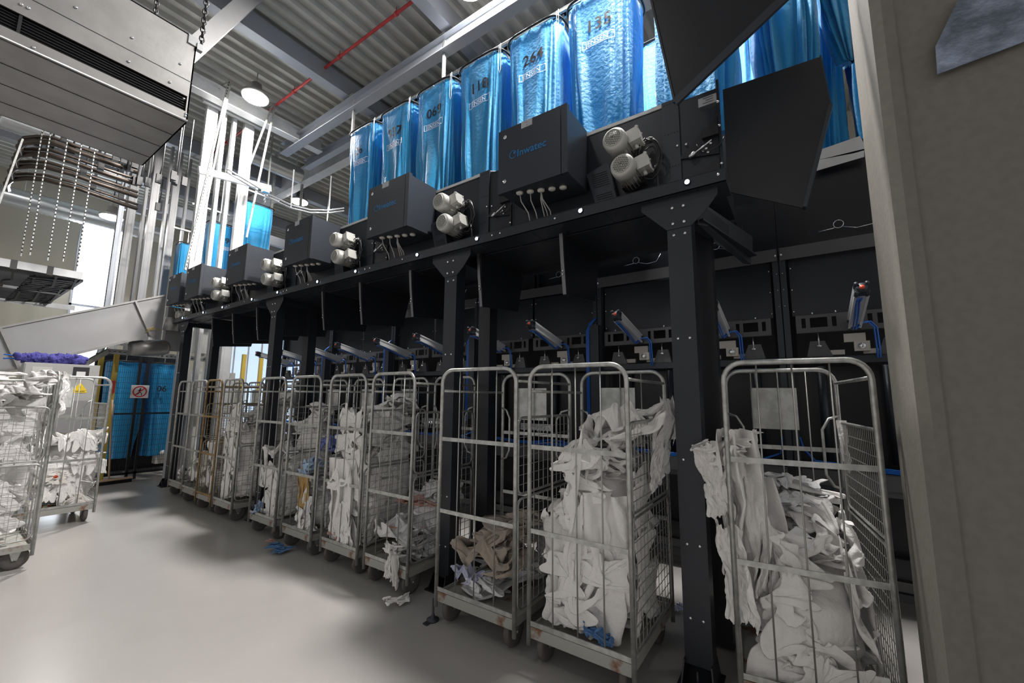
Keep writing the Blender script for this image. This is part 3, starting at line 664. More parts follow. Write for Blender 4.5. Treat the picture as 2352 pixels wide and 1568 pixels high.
    for y in (.60, 1.40):
        f.tube(arc((y, 3.13), .035, 0, 2*PI, 16, lambda a, b: (RX-.0, a, b)), .004, 5); f.tube([(RX, y-.03, 3.10), (RX, y-.12, 3.07), (RX, y-.22, 3.08), (RX-.01, y-.27, 3.15)], .004, 5); f.tube([(RX, y+.03, 3.10), (RX, y+.14, 3.09)], .004, 5)
    f.each('looped_wire', 'bright', t)
    f = MB()
    for j in range(3): f.tube([(RX+.02, .20+.02*j, 1.06), (RX+.0, .35, 1.065+.01*j), (RX, 1.2, 1.06+.012*j), (RX+.02, 1.70, 1.09+.01*j), (RX+.05, 1.78, 1.20), (RX+.05, 1.80, 1.30)], .009, 6)
    f.tube([(RX+.05, .16, 1.30), (RX+.04, .18, 1.15), (RX+.02, .35, 1.08), (RX+.02, .7, 1.12), (RX+.03, 1.0, 1.08)], .011, 6)
    f.build('air_hose_bundle', 'hose', t)
    f = MB()
    for j in range(8): f.tube([(RX-.01, .75+.045*j, 1.26), (RX-.03, .75+.045*j, 1.22), (RX-.01, .77+.045*j, 1.16)], .006, 5)
    f.box((RX+.0, .70, 1.22), (RX+.03, 1.15, 1.30)); f.build('valve_terminal', 'bright', t)
    return t
st0 = make_station()
for k in range(-1, 5):
    s = st0 if k == 0 else dup(st0, (RX, .96+PITCH*k, 0))
    s['label'] = f'black bag filling station with two air cylinders, {ORD[k+1]} of the back row' if k >= 0 else 'black bag filling station at the near end beside the concrete column'
    s['group'] = 'filling stations in the back row'
def make_cyl():
    # pneumatic cylinder projecting from the bar towards the aisle, root at its base
    t = thing('air_cylinder', '', 'pneumatic cylinder', (RX-.06, 0, 2.24)); a = Vector((RX-.06, 0, 2.235)); b = Vector((3.68, 0, 2.385)); d = (b-a).normalized(); up = Vector((0, 1, 0)).cross(d)*-1
    f = MB(); f.bar(a+d*.03, b-d*.03, .062, .062, up=(0, 0, 1)); 
    for s_ in (-1, 1):
        for u_ in (-1, 1): f.bar(a+d*.03+Vector((0, .034*s_, .034*u_)), b-d*.03+Vector((0, .034*s_, .034*u_)), .016, .016)
    f.build('barrel', 'alu', t)
    f = MB()
    for q in (a, b):
        f.bar(q-d*.03, q+d*.03, .074, .074)
        for s_ in (-1, 1):
            for u_ in (-1, 1): f.cyl(q-d*.034+Vector((0, .03*s_, .03*u_)), q+d*.036+Vector((0, .03*s_, .03*u_)), .013, 8)
    f.cyl(b, b+d*.038, .032, 16); f.each('end_cap', 'black_box', t)
    f = MB(); f.cyl(b+d*.03, b+d*.043, .015, 14); f.build('red_plug', 'redcap', t)
    f = MB()
    for o_ in (0, .018):
        f.tube([b+Vector((.02, o_, -.06)), b+Vector((.12, .006+o_, -.065)), (a+b)/2+Vector((0, o_, -.055)), a+Vector((-.10, o_, -.05)), a+Vector((-.08, -.05+o_, -.0)), a+Vector((-.06, -.10+o_, .01)), a+Vector((-.05, -.135+o_, -.04)), a+Vector((-.04, -.14+o_, -.20)), a+Vector((-.03, -.14+o_, -.28))], .0065, 6)
    f.build('air_hose', 'hose', t)
    return t
cy0 = make_cyl(); CYL = []
for k in range(-1, 5):
    for s_ in (-1, 1): CYL.append(.96+PITCH*k+.41*s_)
CYL = CYL[1:]
NUM = ['first', 'second', 'third', 'fourth', 'fifth', 'sixth', 'seventh', 'eighth', 'ninth', 'tenth', 'eleventh']
for i, y in enumerate(CYL):
    c_ = cy0 if i == 0 else dup(cy0); c_.location = (RX-.06, y, 2.24)
    c_['label'] = f'silver pneumatic cylinder with red end plug, {NUM[i]} from the right above the trolleys'; c_['group'] = 'pneumatic cylinders of the back row'
# vertical blue hose bundles with black covers beside the uprights
for i, y in enumerate((1.86, 3.63, 5.39, 7.16)):
    f = MB()
    for j in range(4): f.tube([(RX-.05, y+.0, 2.52), (RX-.10, y+.03+.008*j, 2.46), (RX-.13, y+.055+.010*j, 2.36), (RX-.13, y+.055+.010*j, 2.0), (RX-.13, y+.055+.01*j, 1.30)], .008, 6)
    h_ = tag(f.build('hose_bundle', 'hose'), f'bundle of bright blue air hoses, {["nearest, left of the right post","next to the second post","third from the right","farthest"][i]} on the back uprights', 'hose bundle')
    f = MB(); f.box((RX-.16, y-.075, 1.35), (RX-.155, y+.03, 2.42)); f.box((RX-.16, y-.075, 1.35), (RX-.06, y-.07, 2.42)); f.build('cable_cover', 'black_box', h_)
f = MB(); f.tube(arc((3.33, 3.02), .10, PI*1.02, PI*1.98, 12, lambda a, b: (RX-.06, a-.35, b+.05)), .006, 6)
tag(f.build('yellow_wire', 'yellow'), 'yellow green earth wire looping under the conveyor', 'wire')
# upper near-right bracket on the back row
f = MB(); A = [onX(*p_, 4.36) for p_ in ((1880, 345), (1975, 312), (1990, 340), (1876, 368))]
f.prism([A[0], A[1], A[2]+Vector((0, 0, -.0)), A[3]], (.005, 0, 0)); f2 = [onX(*p_, 4.36) for p_ in ((1876, 368), (1960, 352), (1985, 345), (1985, 360), (1875, 392))]
f.prism(f2, (.005, 0, 0)); tag(f.build('slotted_bracket', 'white_steel'), 'pale slotted steel bracket beside the concrete column', 'bracket')

# ================================================================== BLUE BAGS
def rr_point(th, a, b, e=5.):
    c, s_ = np.cos(th), np.sin(th); return a*np.sign(c)*np.abs(c)**(2/e), b*np.sign(s_)*np.abs(s_)**(2/e)
def bag(cx, cy, zt, zb, wd, dp, seed, label, num=None, logo=True, nu=170, nv=46, group='blue laundry bags hanging in rows', foldamp=1., gather=0., rope=True, rotz=0):
    """cx,cy centre of the mouth; dp along x, wd along y"""
    t = thing('laundry_bag', label, 'laundry bag', (cx, cy, zt), group)
    H = zt-zb; a0, b0 = dp/2, wd/2
    def surf(th, tt, off=0.):
        th = np.asarray(th, float); tt = np.asarray(tt, float)
        x, y = rr_point(th, a0, b0, 5-2*tt)
        sc = 1-.20*tt**1.6-gather*tt**2.5; x, y = x*sc, y*sc
        nx, ny = np.cos(th), np.sin(th)
        P = np.stack([np.cos(th)*2.2+seed*3.1, np.sin(th)*2.2, tt*.55+seed], 1)
        A = .006+.050*np.clip(tt*1.5, 0, 1)*foldamp
        f1 = pn(P*2.6, seed)*2.0; f2 = np.abs(pn(P*5.5*np.array([1, 1, .6]), seed+1)); f3 = pn(np.stack([th*11, tt*9, th*0+seed], 1), seed+2)
        d = f1*A+(f2-.2)*A*.8+f3*.006+np.cos(th*58)*.004*np.exp(-tt*16)+pn(np.stack([th*26, tt*26, th*0+seed], 1), seed+5)*.003-.012*np.exp(-tt*14)
        d = d-.01*np.sin(np.clip(tt*1.4, 0, 1)*PI)+off
        sag = .012*np.cos(th*14)*np.exp(-tt*20)
        return np.stack([cx+x+nx*d, cy+y+ny*d, zt-.02-tt*H+sag], 1)
    U, T = np.meshgrid(np.linspace(0, 2*PI, nu, endpoint=False), np.linspace(0, 1, nv)); V = surf(U.ravel(), T.ravel())
    f = MB(); fs = [(j*nu+i, j*nu+(i+1) % nu, (j+1)*nu+(i+1) % nu, (j+1)*nu+i) for j in range(nv-1) for i in range(nu)]
    f.add(V, fs, True); f.add([tuple(V[(nv-1)*nu+i]) for i in range(nu)], [tuple(range(nu))], True); f.build('fabric', 'bag', t)
    f = MB(); th = np.linspace(0, 2*PI, 40, endpoint=False); x, y = rr_point(th, a0+.012, b0+.012, 5)
    f.tube([(cx+x[i], cy+y[i], zt+.0) for i in range(40)], .013, 6, closed=True); f.build('rim_frame', 'blackwire', t)
    f = MB(); f.bar((cx-a0, cy, zt+.005), (cx+a0, cy, zt+.005), .014, .014); f.bar((cx, cy, zt), (cx, cy, zt+.34), .016, .016); f.build('hanger_bar', 'galv', t)
    if rope:
        f = MB(); p = Vector((cx-a0-.01, cy-b0+.02, zt))
        f.tube([p+Vector((0, -.03, .02)), p+Vector((-.01, -.04, -.1)), p+Vector((-.012, -.045, -.34)), p+Vector((-.012, -.03, -.40)), p+Vector((-.012, -.012, -.34)), p+Vector((-.01, -.015, -.1)), p+Vector((0, -.01, .01))], .003, 5); f.build('drawstring', 'whiteink', t)
    def wmap(u0, v0, sl=0.):
        def w_(x, y):
            yy = wd/2*.82-u0-x     # toward -y is to the right seen from the aisle
            zz = v0-y; tt = max(zz, 0)/H; e = 5-2*tt; sc = 1-.20*tt**1.6-gather*tt**2.5
            s_ = yy/(b0*sc); s_ = math.copysign(min(abs(s_), .999)**(e/2), s_); th = PI-math.asin(s_)
            return tuple(surf([th], [tt], .007)[0])
        return w_
    if num:
        f = text_mb(num, .19, (0, 0, 0), (0, 1, 0), (0, 0, 1), cuts=.022, warp=wmap(.19, .44), bold=.003, spacing=1.05); f.build('number_print', 'ink', t)
    if logo:
        W_, H_ = .36, .088
        def strip(x0, x1, y0, y1, wm, off=0):
            g = MB(); n = 20; m_ = 3; vs = [wm(x0+(x1-x0)*i/n, y0+(y1-y0)*j/m_) for j in range(m_+1) for i in range(n+1)]
            g.add(vs, [(j*(n+1)+i, j*(n+1)+i+1, (j+1)*(n+1)+i+1, (j+1)*(n+1)+i) for j in range(m_) for i in range(n)]); return g
        wm = wmap(.15, .62); g = MB()
        for (x0, x1, y0, y1) in ((0, W_, 0, .007), (0, W_, H_-.007, H_), (0, .007, 0, H_), (W_-.007, W_, 0, H_)):
            q = strip(x0, x1, y0, y1, wm); g.add(q.v, q.f)
        q = text_mb('JENSEN', .080, (0, 0, 0), (0, 1, 0), (0, 0, 1), cuts=.022, warp=wmap(.182, .603), bold=.001, spacing=1.0); g.add(q.v, q.f)
        g.build('logo_print', 'whiteink', t)
    return t
BX = 3.70+.30
bagspec = [(1.53, '135', 'big blue laundry bag printed 135, brightly lit at the top'), (2.345, '264', 'blue laundry bag printed 264 above the nearest control box'),
           (3.155, '118', 'blue laundry bag printed 118, third of the front row'), (3.975, '069', 'blue laundry bag printed 069, fourth of the front row'),
           (4.80, '937', 'blue laundry bag printed 937, fifth of the front row'), (5.62, '26', 'last blue laundry bag of the front row, printed 26')]
for i, (y, n_, lb) in enumerate(bagspec): bag(BX, y, 5.96, 4.0, .74, .62, 3+i, lb, n_)
bag(BX+.05, .62, 5.98, 4.0, .74, .62, 21, 'pale blue laundry bag partly hidden by the black hopper', None, True)
dk = 'blue laundry bags in the back rows'
for i, (x, y) in enumerate([(5.3, .45), (5.3, -.26), (5.3, -.97), (5.3, 1.25), (5.3, 2.1), (5.3, -1.68)]):
    bag(x, y, 6.3, 3.85-.0, .68, .52, 40+i, ['dark blue bag hanging behind the black end plate', 'dark blue hanging bag right of the black end plate', 'dark blue hanging bag just left of the concrete column', 'dark blue bag glimpsed between the pale bag and the bag printed 135', 'dark blue bag behind the bag printed 135', 'dark blue bag hidden mostly by the concrete column'][i], None, False, 120, 30, group=dk, foldamp=1.6, rope=False)
bag(4.75, -.62, 6.6, 4.85, .5, .4, 71, 'blue bag with its bottom tied in a knot beside the concrete column', None, False, 120, 30, group=dk, gather=.55, foldamp=1.6, rope=False)
bag(4.5, -.12, 6.5, 4.3, .55, .45, 75, 'bright blue creased bag seen between hopper and end plate', None, False, 130, 34, group=dk, gather=.2, foldamp=1.8, rope=False)
# far bags near the white frame
bag(4.33, 10.85, 6.25, 4.0, .5, .78, 81, 'blue bag hanging on the curved rail beside the lit white frame', None, False, 130, 30, rope=False, group='blue bags by the white frame')
bag(3.88, 11.6, 5.75, 3.4, .52, .55, 83, 'blue bag printed 49 seen through the white frame', '49', True, 130, 30, rope=False, group='blue bags by the white frame')
bag(3.52, 12.35, 5.3, 3.2, .4, .36, 85, 'narrow blue bag left of the bag printed 49', None, False, 100, 24, rope=False, group='blue bags by the white frame')
for o_ in C.objects:
    if 'printed 49' in o_.get('label', ''): o_.rotation_euler = (0, 0, PI/2)
# overhead track for the bags
f = MB(); f.box((3.98, -1.5, 6.24), (4.03, 6.2, 6.31)); f.box((3.95, -1.5, 6.24), (4.06, 6.2, 6.25))
for y in np.arange(-1.2, 6.2, .4085): f.bar((4.0, y, 6.24), (4.0, y, 5.97), .03, .02)
tag(f.build('bag_track', 'galv'), 'overhead steel track carrying the front row of blue bags', 'track')
f = MB(); f.box((5.28, -2.2, 6.35), (5.33, 3.0, 6.42)); tag(f.build('bag_track', 'galv'), 'overhead steel track behind, carrying the dark back bags', 'track')
for (x0, y0, x1, y1, z) in ((2.9, 12.45, 4.2, 10.9, 6.62),):
    f = MB(); f.bar((3.2, 12.35, 5.66), (4.4, 12.35, 5.66), .04, .04); f.bar((3.3, 11.6, 6.11), (4.6, 11.6, 6.11), .04, .04); f.bar((4.0, 10.85, 6.61), (4.9, 10.85, 6.61), .04, .04)
    for (x, y, z) in ((4.3, 12.35, 5.66), (3.9, 11.6, 6.11), (4.6, 10.85, 6.61)): f.bar((x, y, z), (x, y, 8.43), .03, .03)
    tag(f.build('bag_track', 'galv'), 'steel tracks carrying the far bags behind the white frame', 'track')
f = MB(); pts = [onZ(x, y, 5.95) for x, y in ((520, 395), (570, 425), (620, 455), (668, 477), (712, 488), (755, 489), (790, 484))]
pts = [p_ for p_ in pts]
for dz in (0, .07): f.tube([p_+Vector((0, 0, dz)) for p_ in pts], .016, 6)
for p_ in pts[1::2]: f.bar(p_+Vector((0, 0, 0)), p_+Vector((0, 0, .95)), .02, .02)
tag(f.build('curved_monorail', 'bright'), 'shiny curved monorail track leading to the farthest front bag', 'track')
f = MB(); q = onZ(610, 440, 5.9)
for j in range(5): f.tube(arc((0, 0), .018, 0, 2*PI, 8, lambda a, b: (q.x+(a if j % 2 else 0), q.y+(0 if j % 2 else a), q.z-.05-j*.045+b*1.6)), .005, 5, closed=False)
f.box((q.x-.06, q.y-.05, q.z-.02), (q.x+.06, q.y+.05, q.z+.10)); tag(f.build('chain_hanger', 'bright'), 'short chain and trolley hanging from the curved monorail', 'chain')

# ================================================================== ROLL CAGE TROLLEYS
def grid(f, x0, x1, z0, z1, y, dx, dz, r=.0022):
    x = x0+dx
    while x < x1-.005: f.tube([(x, y, z0), (x, y, z1)], r, 4); x += dx
    z = z0+dz
    while z < z1-.005: f.tube([(x0, y, z), (x1, y, z)], r, 4); z += dz
def rrect(x0, x1, z0, z1, r, y):
    p = []
    for (cx_, cz, a0) in ((x1-r, z1-r, 0), (x0+r, z1-r, PI/2), (x0+r, z0+r, PI), (x1-r, z0+r, 1.5*PI)):
        p += [(cx_+r*math.cos(a0+PI/2*i/4), y, cz+r*math.sin(a0+PI/2*i/4)) for i in range(5)]
    return p
def make_trolley(kind='std', label=''):
    t = thing('roll_cage_trolley', label, 'trolley', (0, 0, 0)); tm = 'rustw' if kind == 'rust' else 'galv'; wm = 'rustw' if kind == 'rust' else 'galvw'
    hw = .33
    f = MB(); f.box((-.395, -hw+.01, .185), (.395, hw-.01, .195)); f.box((-.40, -hw+.01, .15), (-.392, hw-.01, .215)); f.box((.392, -hw+.01, .15), (.40, hw-.01, .215)); f.box((-.40, -hw+.005, .16), (.40, -hw+.015, .215)); f.box((-.40, hw-.015, .16), (.40, hw-.005, .215)); dk_ = f.build('deck', 'rustdeck', t)
    for sx in (-1, 1):
        f = MB(); x = .40*sx; r = .10
        pts = [(x, -hw, .11), (x, -hw, 1.72)]+[(x, -hw+r-r*math.cos(PI/2*i/6), 1.72+r*math.sin(PI/2*i/6)) for i in range(1, 7)]
        pts += [(x, hw-r+r*math.sin(PI/2*i/6), 1.72+r*math.cos(PI/2*i/6)) for i in range(0, 7)]+[(x, hw, .11)]
        f.tube(pts, .0145, 10)
        for z in (.235, .78, 1.30): f.box((x-.004, -hw, z-.014), (x+.004, hw, z+.014))
        ef = f.build('end_frame', tm, t)
        f = MB()
        for k in (-.165, 0, .165): f.tube([(x-.008*sx, k, .235), (x-.008*sx, k, 1.815)], .0048, 6)
        f.build('wire_bars', wm, ef)
    f = MB(); f.tube([(-.40, hw, 1.66), (.40, hw, 1.66)], .010, 8); f.build('top_rail', tm, t)
    f = MB(); f.tube([(-.40, -hw, 1.73), (.40, -hw, 1.73)], .010, 8); f.build('top_rail', tm, t)
    if kind in ('std', 'dense', 'rust'):
        dx, dz = (.066, .062) if kind == 'std' else (.036, .062)
        if kind == 'rust': dx, dz = .034, .034
        for (z0, z1) in ((.26, .945), (.975, 1.48)):
            f = MB(); f.tube(rrect(-.375, .375, z0, z1, .05, -hw-.004), .0085, 8, closed=True); g = f.build('side_gate', tm, t)
            f = MB(); grid(f, -.372, .372, z0, z1, -hw-.004, dx, dz, .0024 if kind != 'rust' else .003); f.build('wire_mesh', wm, g)
    if kind == 'open':
        for z in (.6, .95, 1.3):
            f = MB(); f.tube([(-.4, -hw, z), (.4, -hw, z)], .008, 6); f.build('side_rail', tm, t)
    if kind != 'rust':
        f = MB(); f.box((.408, -.11, 1.42), (.412, .17, 1.70)); f.build('label_plate', 'label', t)
        for s_ in (-1, 1):
            f = MB(); f.tube([(.39, s_*hw, 1.52), (.37, s_*(hw-.06), 1.50), (.36, s_*(hw-.10), 1.43), (.36, s_*(hw-.10), 1.15), (.37, s_*(hw-.06), 1.08), (.39, s_*hw, 1.06)], .009, 8); f.build('handle', tm, t)
    for (x, y) in ((-.30, -.26), (-.30, .26), (.30, -.26), (.30, .26)):
        f = MB(); f.prism([(x-.045, y-.030, .185), (x+.045, y-.030, .185), (x+.016, y-.030, .08), (x-.016, y-.030, .08)], (0, .005, 0)); f.prism([(x-.045, y+.025, .185), (x+.045, y+.025, .185), (x+.016, y+.025, .08), (x-.016, y+.025, .08)], (0, .005, 0)); f.box((x-.05, y-.035, .178), (x+.05, y+.035, .186)); f.cyl((x, y-.036, .095), (x, y+.036, .095), .008, 8)
        c_ = f.build('caster', 'galv', t)
        f = MB(); f.lathe([(.062, -.021), (.088, -.021), (.095, -.012), (.096, 0), (.095, .012), (.088, .021), (.062, .021)], (x, y, .096), (0, 1, 0), 26); f.build('tyre', 'tyre', c_)
        f = MB(); f.lathe([(.018, -.024), (.024, -.018), (.063, -.014), (.063, .014), (.024, .018), (.018, .024)], (x, y, .096), (0, 1, 0), 20); f.build('hub', 'hub', c_)
    return t
TR = {}
# name: (kind, front X, Y centre, width, rotz deg, label)
spec = [('C', 'dense', 2.60, .03, .64, 0, 'nearest wire trolley at the right edge, half full of white sheets'),
 ('B', 'std', 2.35, 1.155, .66, 0, 'trolley piled high with white sheets between the two near black posts'),
 ('A', 'std', 2.35, 1.94, .69, 0, 'trolley with a beige towel on its low load, beside the second post'),
 ('D', 'std', 2.45, 2.99, .56, 0, 'trolley with a low load of white and pink linen left of the second post'),
 ('E', 'std', 2.46, 3.68, .58, 0, 'trolley with a tall white heap, sixth cage from the right'),
 ('F', 'std', 2.46, 4.44, .58, 0, 'trolley with blue, tan and white cloths mixed together'),
 ('G', 'std', 2.48, 5.23, .62, 0, 'trolley with white heap in front of the third post'),
 ('H', 'std', 2.50, 6.36, .58, 0, 'trolley with a tall narrow white heap left of the third post'),
 ('I', 'rust', 2.50, 6.98, .52, 0, 'rusty yellow wire mesh trolley in the far part of the row'),
 ('J', 'std', 2.52, 7.58, .56, 0, 'grey wire trolley with loose white linen right beyond the rusty one'),
 ('K', 'open', 2.56, 8.27, .60, 0, 'last trolley of the row near the safety fence')]
protos = {}
for (n_, kind, X, Y, wd_, rz, lb) in spec:
    if kind not in protos: protos[kind] = r = make_trolley(kind)
    else: r = dup(protos[kind])
    r.location = (X+.40, Y, 0); r.scale = (1, wd_/.66, 1); r['label'] = lb; r['group'] = 'roll cage trolleys in the row'; TR[n_] = (X, Y, wd_)
LT = [('L1', 'std', (.42, 6.35), 'left edge trolley overflowing with white sheets'), ('L2', 'std', (1.18, 7.95), 'left trolley with red and yellow printed linen at the bottom')]
for (n_, kind, (x, y), lb) in LT:
    r = dup(protos[kind]); r.location = (x, y, 0); r['label'] = lb; r['group'] = 'trolleys parked at the left edge'
    r.rotation_euler = (0, 0, PI/2 if n_ == 'L2' else 0)

# ------------------------------------------------------------------ laundry
H_ = PI/2
def tagp(f, m, label, name='laundry_pile', cat='laundry pile', kind='stuff', lv=1):
    o = smooth(f.build(name, m), lv); return tag(o, label, cat, 'linen heaped in the trolleys' if kind else None, kind)
def pile(n_, zf, zb, m, label, seed, x0=.03, x1=.77, box=None, front=True, step=.13, hwf=1., zmax=2.3, top=True):
    """heap of creased cloths filling a trolley, zf high at the front and zb at the back"""
    X, Y, wd_ = TR[n_] if n_ in TR else box; rnd = random.Random(seed); f = MB(); hy = (wd_/2-.012)*hwf
    cl = ((X+x0, Y-hy, .197), (X+x1, Y+hy, zmax)); W = x1-x0; HP = ['heap1', 'heap2', 'wad3', 'heap1', 'wad4', 'heap2', 'tall0']
    z = .26
    # hidden filling
    zc = max(min(zf, zb)-.22, .05)
    if zc > .15: crumple(f, (X+(x0+x1)/2, Y, .2+zc/2), (W*.44, hy*.82, zc/2), seed*7, 4, .35, clamp=cl)
    if zb > zf+.2: crumple(f, (X+x0+W*.72, Y, .2+(zb-.35)/2), (W*.24, hy*.8, (zb-.35)/2), seed*7+1, 4, .35, clamp=cl)
    k = 0
    while z < max(zf, zb)-.02:
        xs = 0 if z < zf else (z-zf)/(zb-zf+1e-6)*W*.85
        xe = W if zb >= zf or z < zb else W-(z-zb)/(zf-zb)*W*.85
        cx = X+x0+(xs+xe)/2; sx = (xe-xs)/.70; nm = HP[(k+seed) % len(HP)]; fl = rnd.choice((0, PI)); q = rnd.randint(0, 3)
        s_ = (sx*1.02, hy*2/.64*1.04, .42) if nm != 'tall0' else (sx, hy*2/.60, .45)
        wad(f, nm, (cx+rnd.uniform(-.02, .02), Y+rnd.uniform(-.02, .02), z), s_, (fl, 0, q*H_ if nm != 'tall0' else 0), cl); k += 1; z += step
    if front:   # folds pressed against the front bars and the right hand mesh
        z = .42
        while z < zf+.1:
            nm = rnd.choice(['wad2', 'wad3', 'wad4', 'tall0', 'heap2']); 
            wad(f, nm, (X+x0+.06, Y+rnd.uniform(-.05, .05), z), (.30, hy*2/.6, .95), (H_*rnd.choice((0, 1, 2, 3)), rnd.uniform(-.3, .3), rnd.uniform(-.3, .3)), cl)
            wad(f, rnd.choice(['wad2', 'heap1', 'wad3']), (X+x0+W*.3+rnd.uniform(0, .3), Y-hy+.06, z), (1., .3, .95), (H_*rnd.choice((0, 1, 2, 3)), 0, rnd.uniform(-.3, .3)), cl); z += .30
    if top:
        for t_ in (.25, .6, .85):
            zt_ = zf+(zb-zf)*t_; nm = rnd.choice(['wad2', 'wad3', 'wad4'])
            wad(f, nm, (X+x0+W*t_, Y+rnd.uniform(-.06, .06), zt_+.0), (.75, .8, .5), (0, 0, rnd.uniform(0, 6)), cl)
    return tagp(f, m, label)
def one(name, proto, c, s, rot, m, label, cat, clamp=None, lv=1, extra=()):
    f = MB(); wad(f, proto, c, s, rot, clamp)
    for (p_, c_, s_, r_) in extra: wad(f, p_, c_, s_, r_, clamp)
    o = smooth(f.build(name, m), lv); return tag(o, label, cat)
def cl_of(n_, dz=2.3, dx0=.015, dx1=.785): X, Y, wd_ = TR[n_]; return ((X+dx0, Y-wd_/2+.012, .197), (X+dx1, Y+wd_/2-.012, dz))
# B: the tall heap between the near posts
X, Y, wd_ = TR['B']
pile('B', 1.20, 1.42, 'linen', 'tall heap of crumpled white sheets in the trolley between the near posts', 3)
one('bed_sheet', 'tall0', (X+.13, Y+.04, .98), (1.0, .30, 1.35), (0, 0, H_), 'linen', 'big smooth white sheet bulging behind the front bars of the fullest trolley', 'sheet', cl_of('B'), 2,
    extra=[('hang1', (X+.10, Y-.10, .62), (.5, 1.0, .95), (0, 0, H_)), ('hang0', (X+.14, Y+.14, .50), (.5, .9, .9), (.2, 0, H_))])
one('bed_sheet', 'wad2', (X+.42, Y-.16, 1.48), (.9, .75, .6), (0, 0, .5), 'linen', 'white sheet spilling over the side mesh of the fullest trolley beside the post', 'sheet', None, 2,
    extra=[('hang0', (X+.66, Y-.37, 1.36), (1.0, .45, .8), (0, 0, 0)), ('hang0', (X+.52, Y-.355, 1.25), (.8, .25, .62), (0, 0, .1)), ('wad4', (X+.62, Y-.25, 1.52), (.6, .6, .35), (0, 0, 2.))])
one('cloth', 'flat0', (X+.08, Y-.10, .27), (.6, .6, .5), (0, .3, 1), 'bluec', 'blue cloth at the bottom front of the fullest trolley', 'cloth', cl_of('B'))
# C: the nearest trolley
X, Y, wd_ = TR['C']
pile('C', .80, 1.08, 'linen', 'heap of crumpled white sheets in the nearest trolley at the right', 8)
one('bed_sheet', 'hang1', (X+.14, Y+.27, 1.02), (.75, .5, .95), (0, 0, H_+.2), 'linen', 'long white sheet draped down the left side of the nearest trolley', 'sheet', None, 2,
    extra=[('hang0', (X+.12, Y+.40, 1.16), (.55, .4, .62), (0, .2, 1.2)), ('hang1', (X+.20, Y+.16, .85), (.8, .45, .7), (.25, 0, H_+.5)), ('hang0', (X+.05, Y+.31, .70), (.5, .4, .75), (0, 0, 1.4)), ('tall0', (X+.16, Y+.28, 1.36), (.55, .62, .30), (0, 0, .6)), ('tall0', (X+.14, Y+.38, 1.28), (.45, .45, .36), (0, .4, 2.2))])
one('linen', 'heap1', (X+.46, Y-.02, 1.02), (.66, .72, .38), (0, 0, .3), 'linen2', 'ruffled greyish white linen on top of the nearest trolley load', 'linen', cl_of('C'), 1, extra=[('heap2', (X+.60, Y+.0, 1.12), (.5, .7, .30), (0, 0, 1.8))])
one('rag', 'hang1', (X+.76, Y-.33, 1.33), (.13, .16, .36), (0, 0, .3), 'linen', 'small white rag hung over the mesh corner of the nearest trolley', 'rag')
# A: low load
X, Y, wd_ = TR['A']
pile('A', .34, .58, 'linen2', 'low heap of white linen under the beige towel', 23, front=False, top=False)
one('towel', 'wad4', (X+.36, Y+.02, .60), (1.0, 1.0, .55), (0, 0, 1.9), 'beige', 'beige towel lying on top of the low load', 'towel', cl_of('A', .86), 2, extra=[('wad2', (X+.20, Y+.02, .52), (.7, .95, .55), (0, 0, 1.1)), ('tall0', (X+.30, Y-.02, .58), (.9, 1.0, .40), (0, 0, 1.4)), ('wad3', (X+.52, Y-.05, .66), (.9, .9, .45), (0, 0, .4))])
one('cloth', 'wad2', (X+.12, Y+.16, .36), (.28, .36, .30), (0, 0, 1.), 'lilac', 'pale lilac cloth tucked under the beige towel at the left', 'cloth', cl_of('A'))
# D
X, Y, wd_ = TR['D']
pile('D', .36, .80, 'linen2', 'low sloping heap of grey white linen left of the second post', 31, step=.11, front=False)
one('cloth', 'wad1', (X+.40, Y+.02, .66), (.7, .8, .18), (0, -.35, .2), 'pinkc', 'pink linen layered between the white ones left of the second post', 'cloth', cl_of('D', 1.0), 1, extra=[('wad4', (X+.26, Y+.05, .45), (.6, .7, .16), (0, -.2, 1.))])
one('pillow_case', 'hang0', (X-.03, Y-.10, .27), (.5, .22, .42), (0, 0, H_), 'linen', 'white pillow case hanging over the front edge of the trolley left of the second post', 'linen', ((X-.2, Y-.4, .02), (X+.6, Y+.3, 1)), 1, extra=[('wad3', (X+.14, Y-.08, .36), (.5, .6, .3), (0, 0, 0)), ('hang1', (X-.03, Y-.17, .19), (.25, .12, .3), (0, 0, H_))])
# E
X, Y, wd_ = TR['E']
pile('E', 1.28, 1.60, 'linen', 'tall heap of white sheets bulging towards the aisle, left of the low pink load', 41)
one('bed_sheet', 'hang1', (X+.03, Y+.05, .62), (.35, .8, .85), (0, 0, H_), 'linen', 'white sheet pouring down the front of the tall heap', 'sheet', ((X-.03, Y-.27, .2), (X+.7, Y+.28, 2)), 2, extra=[('wad2', (X+.08, Y+.12, .85), (.35, .8, .7), (0, 0, 0)), ('hang0', (X+.03, Y-.05, .42), (.4, .6, .6), (0, 0, H_))])
one('cloth', 'flat0', (X+.09, Y+.14, .27), (.6, 1, .4), (0, 0, 1), 'pinkc', 'pink cloth at the bottom of the tall white heap', 'cloth', cl_of('E'))
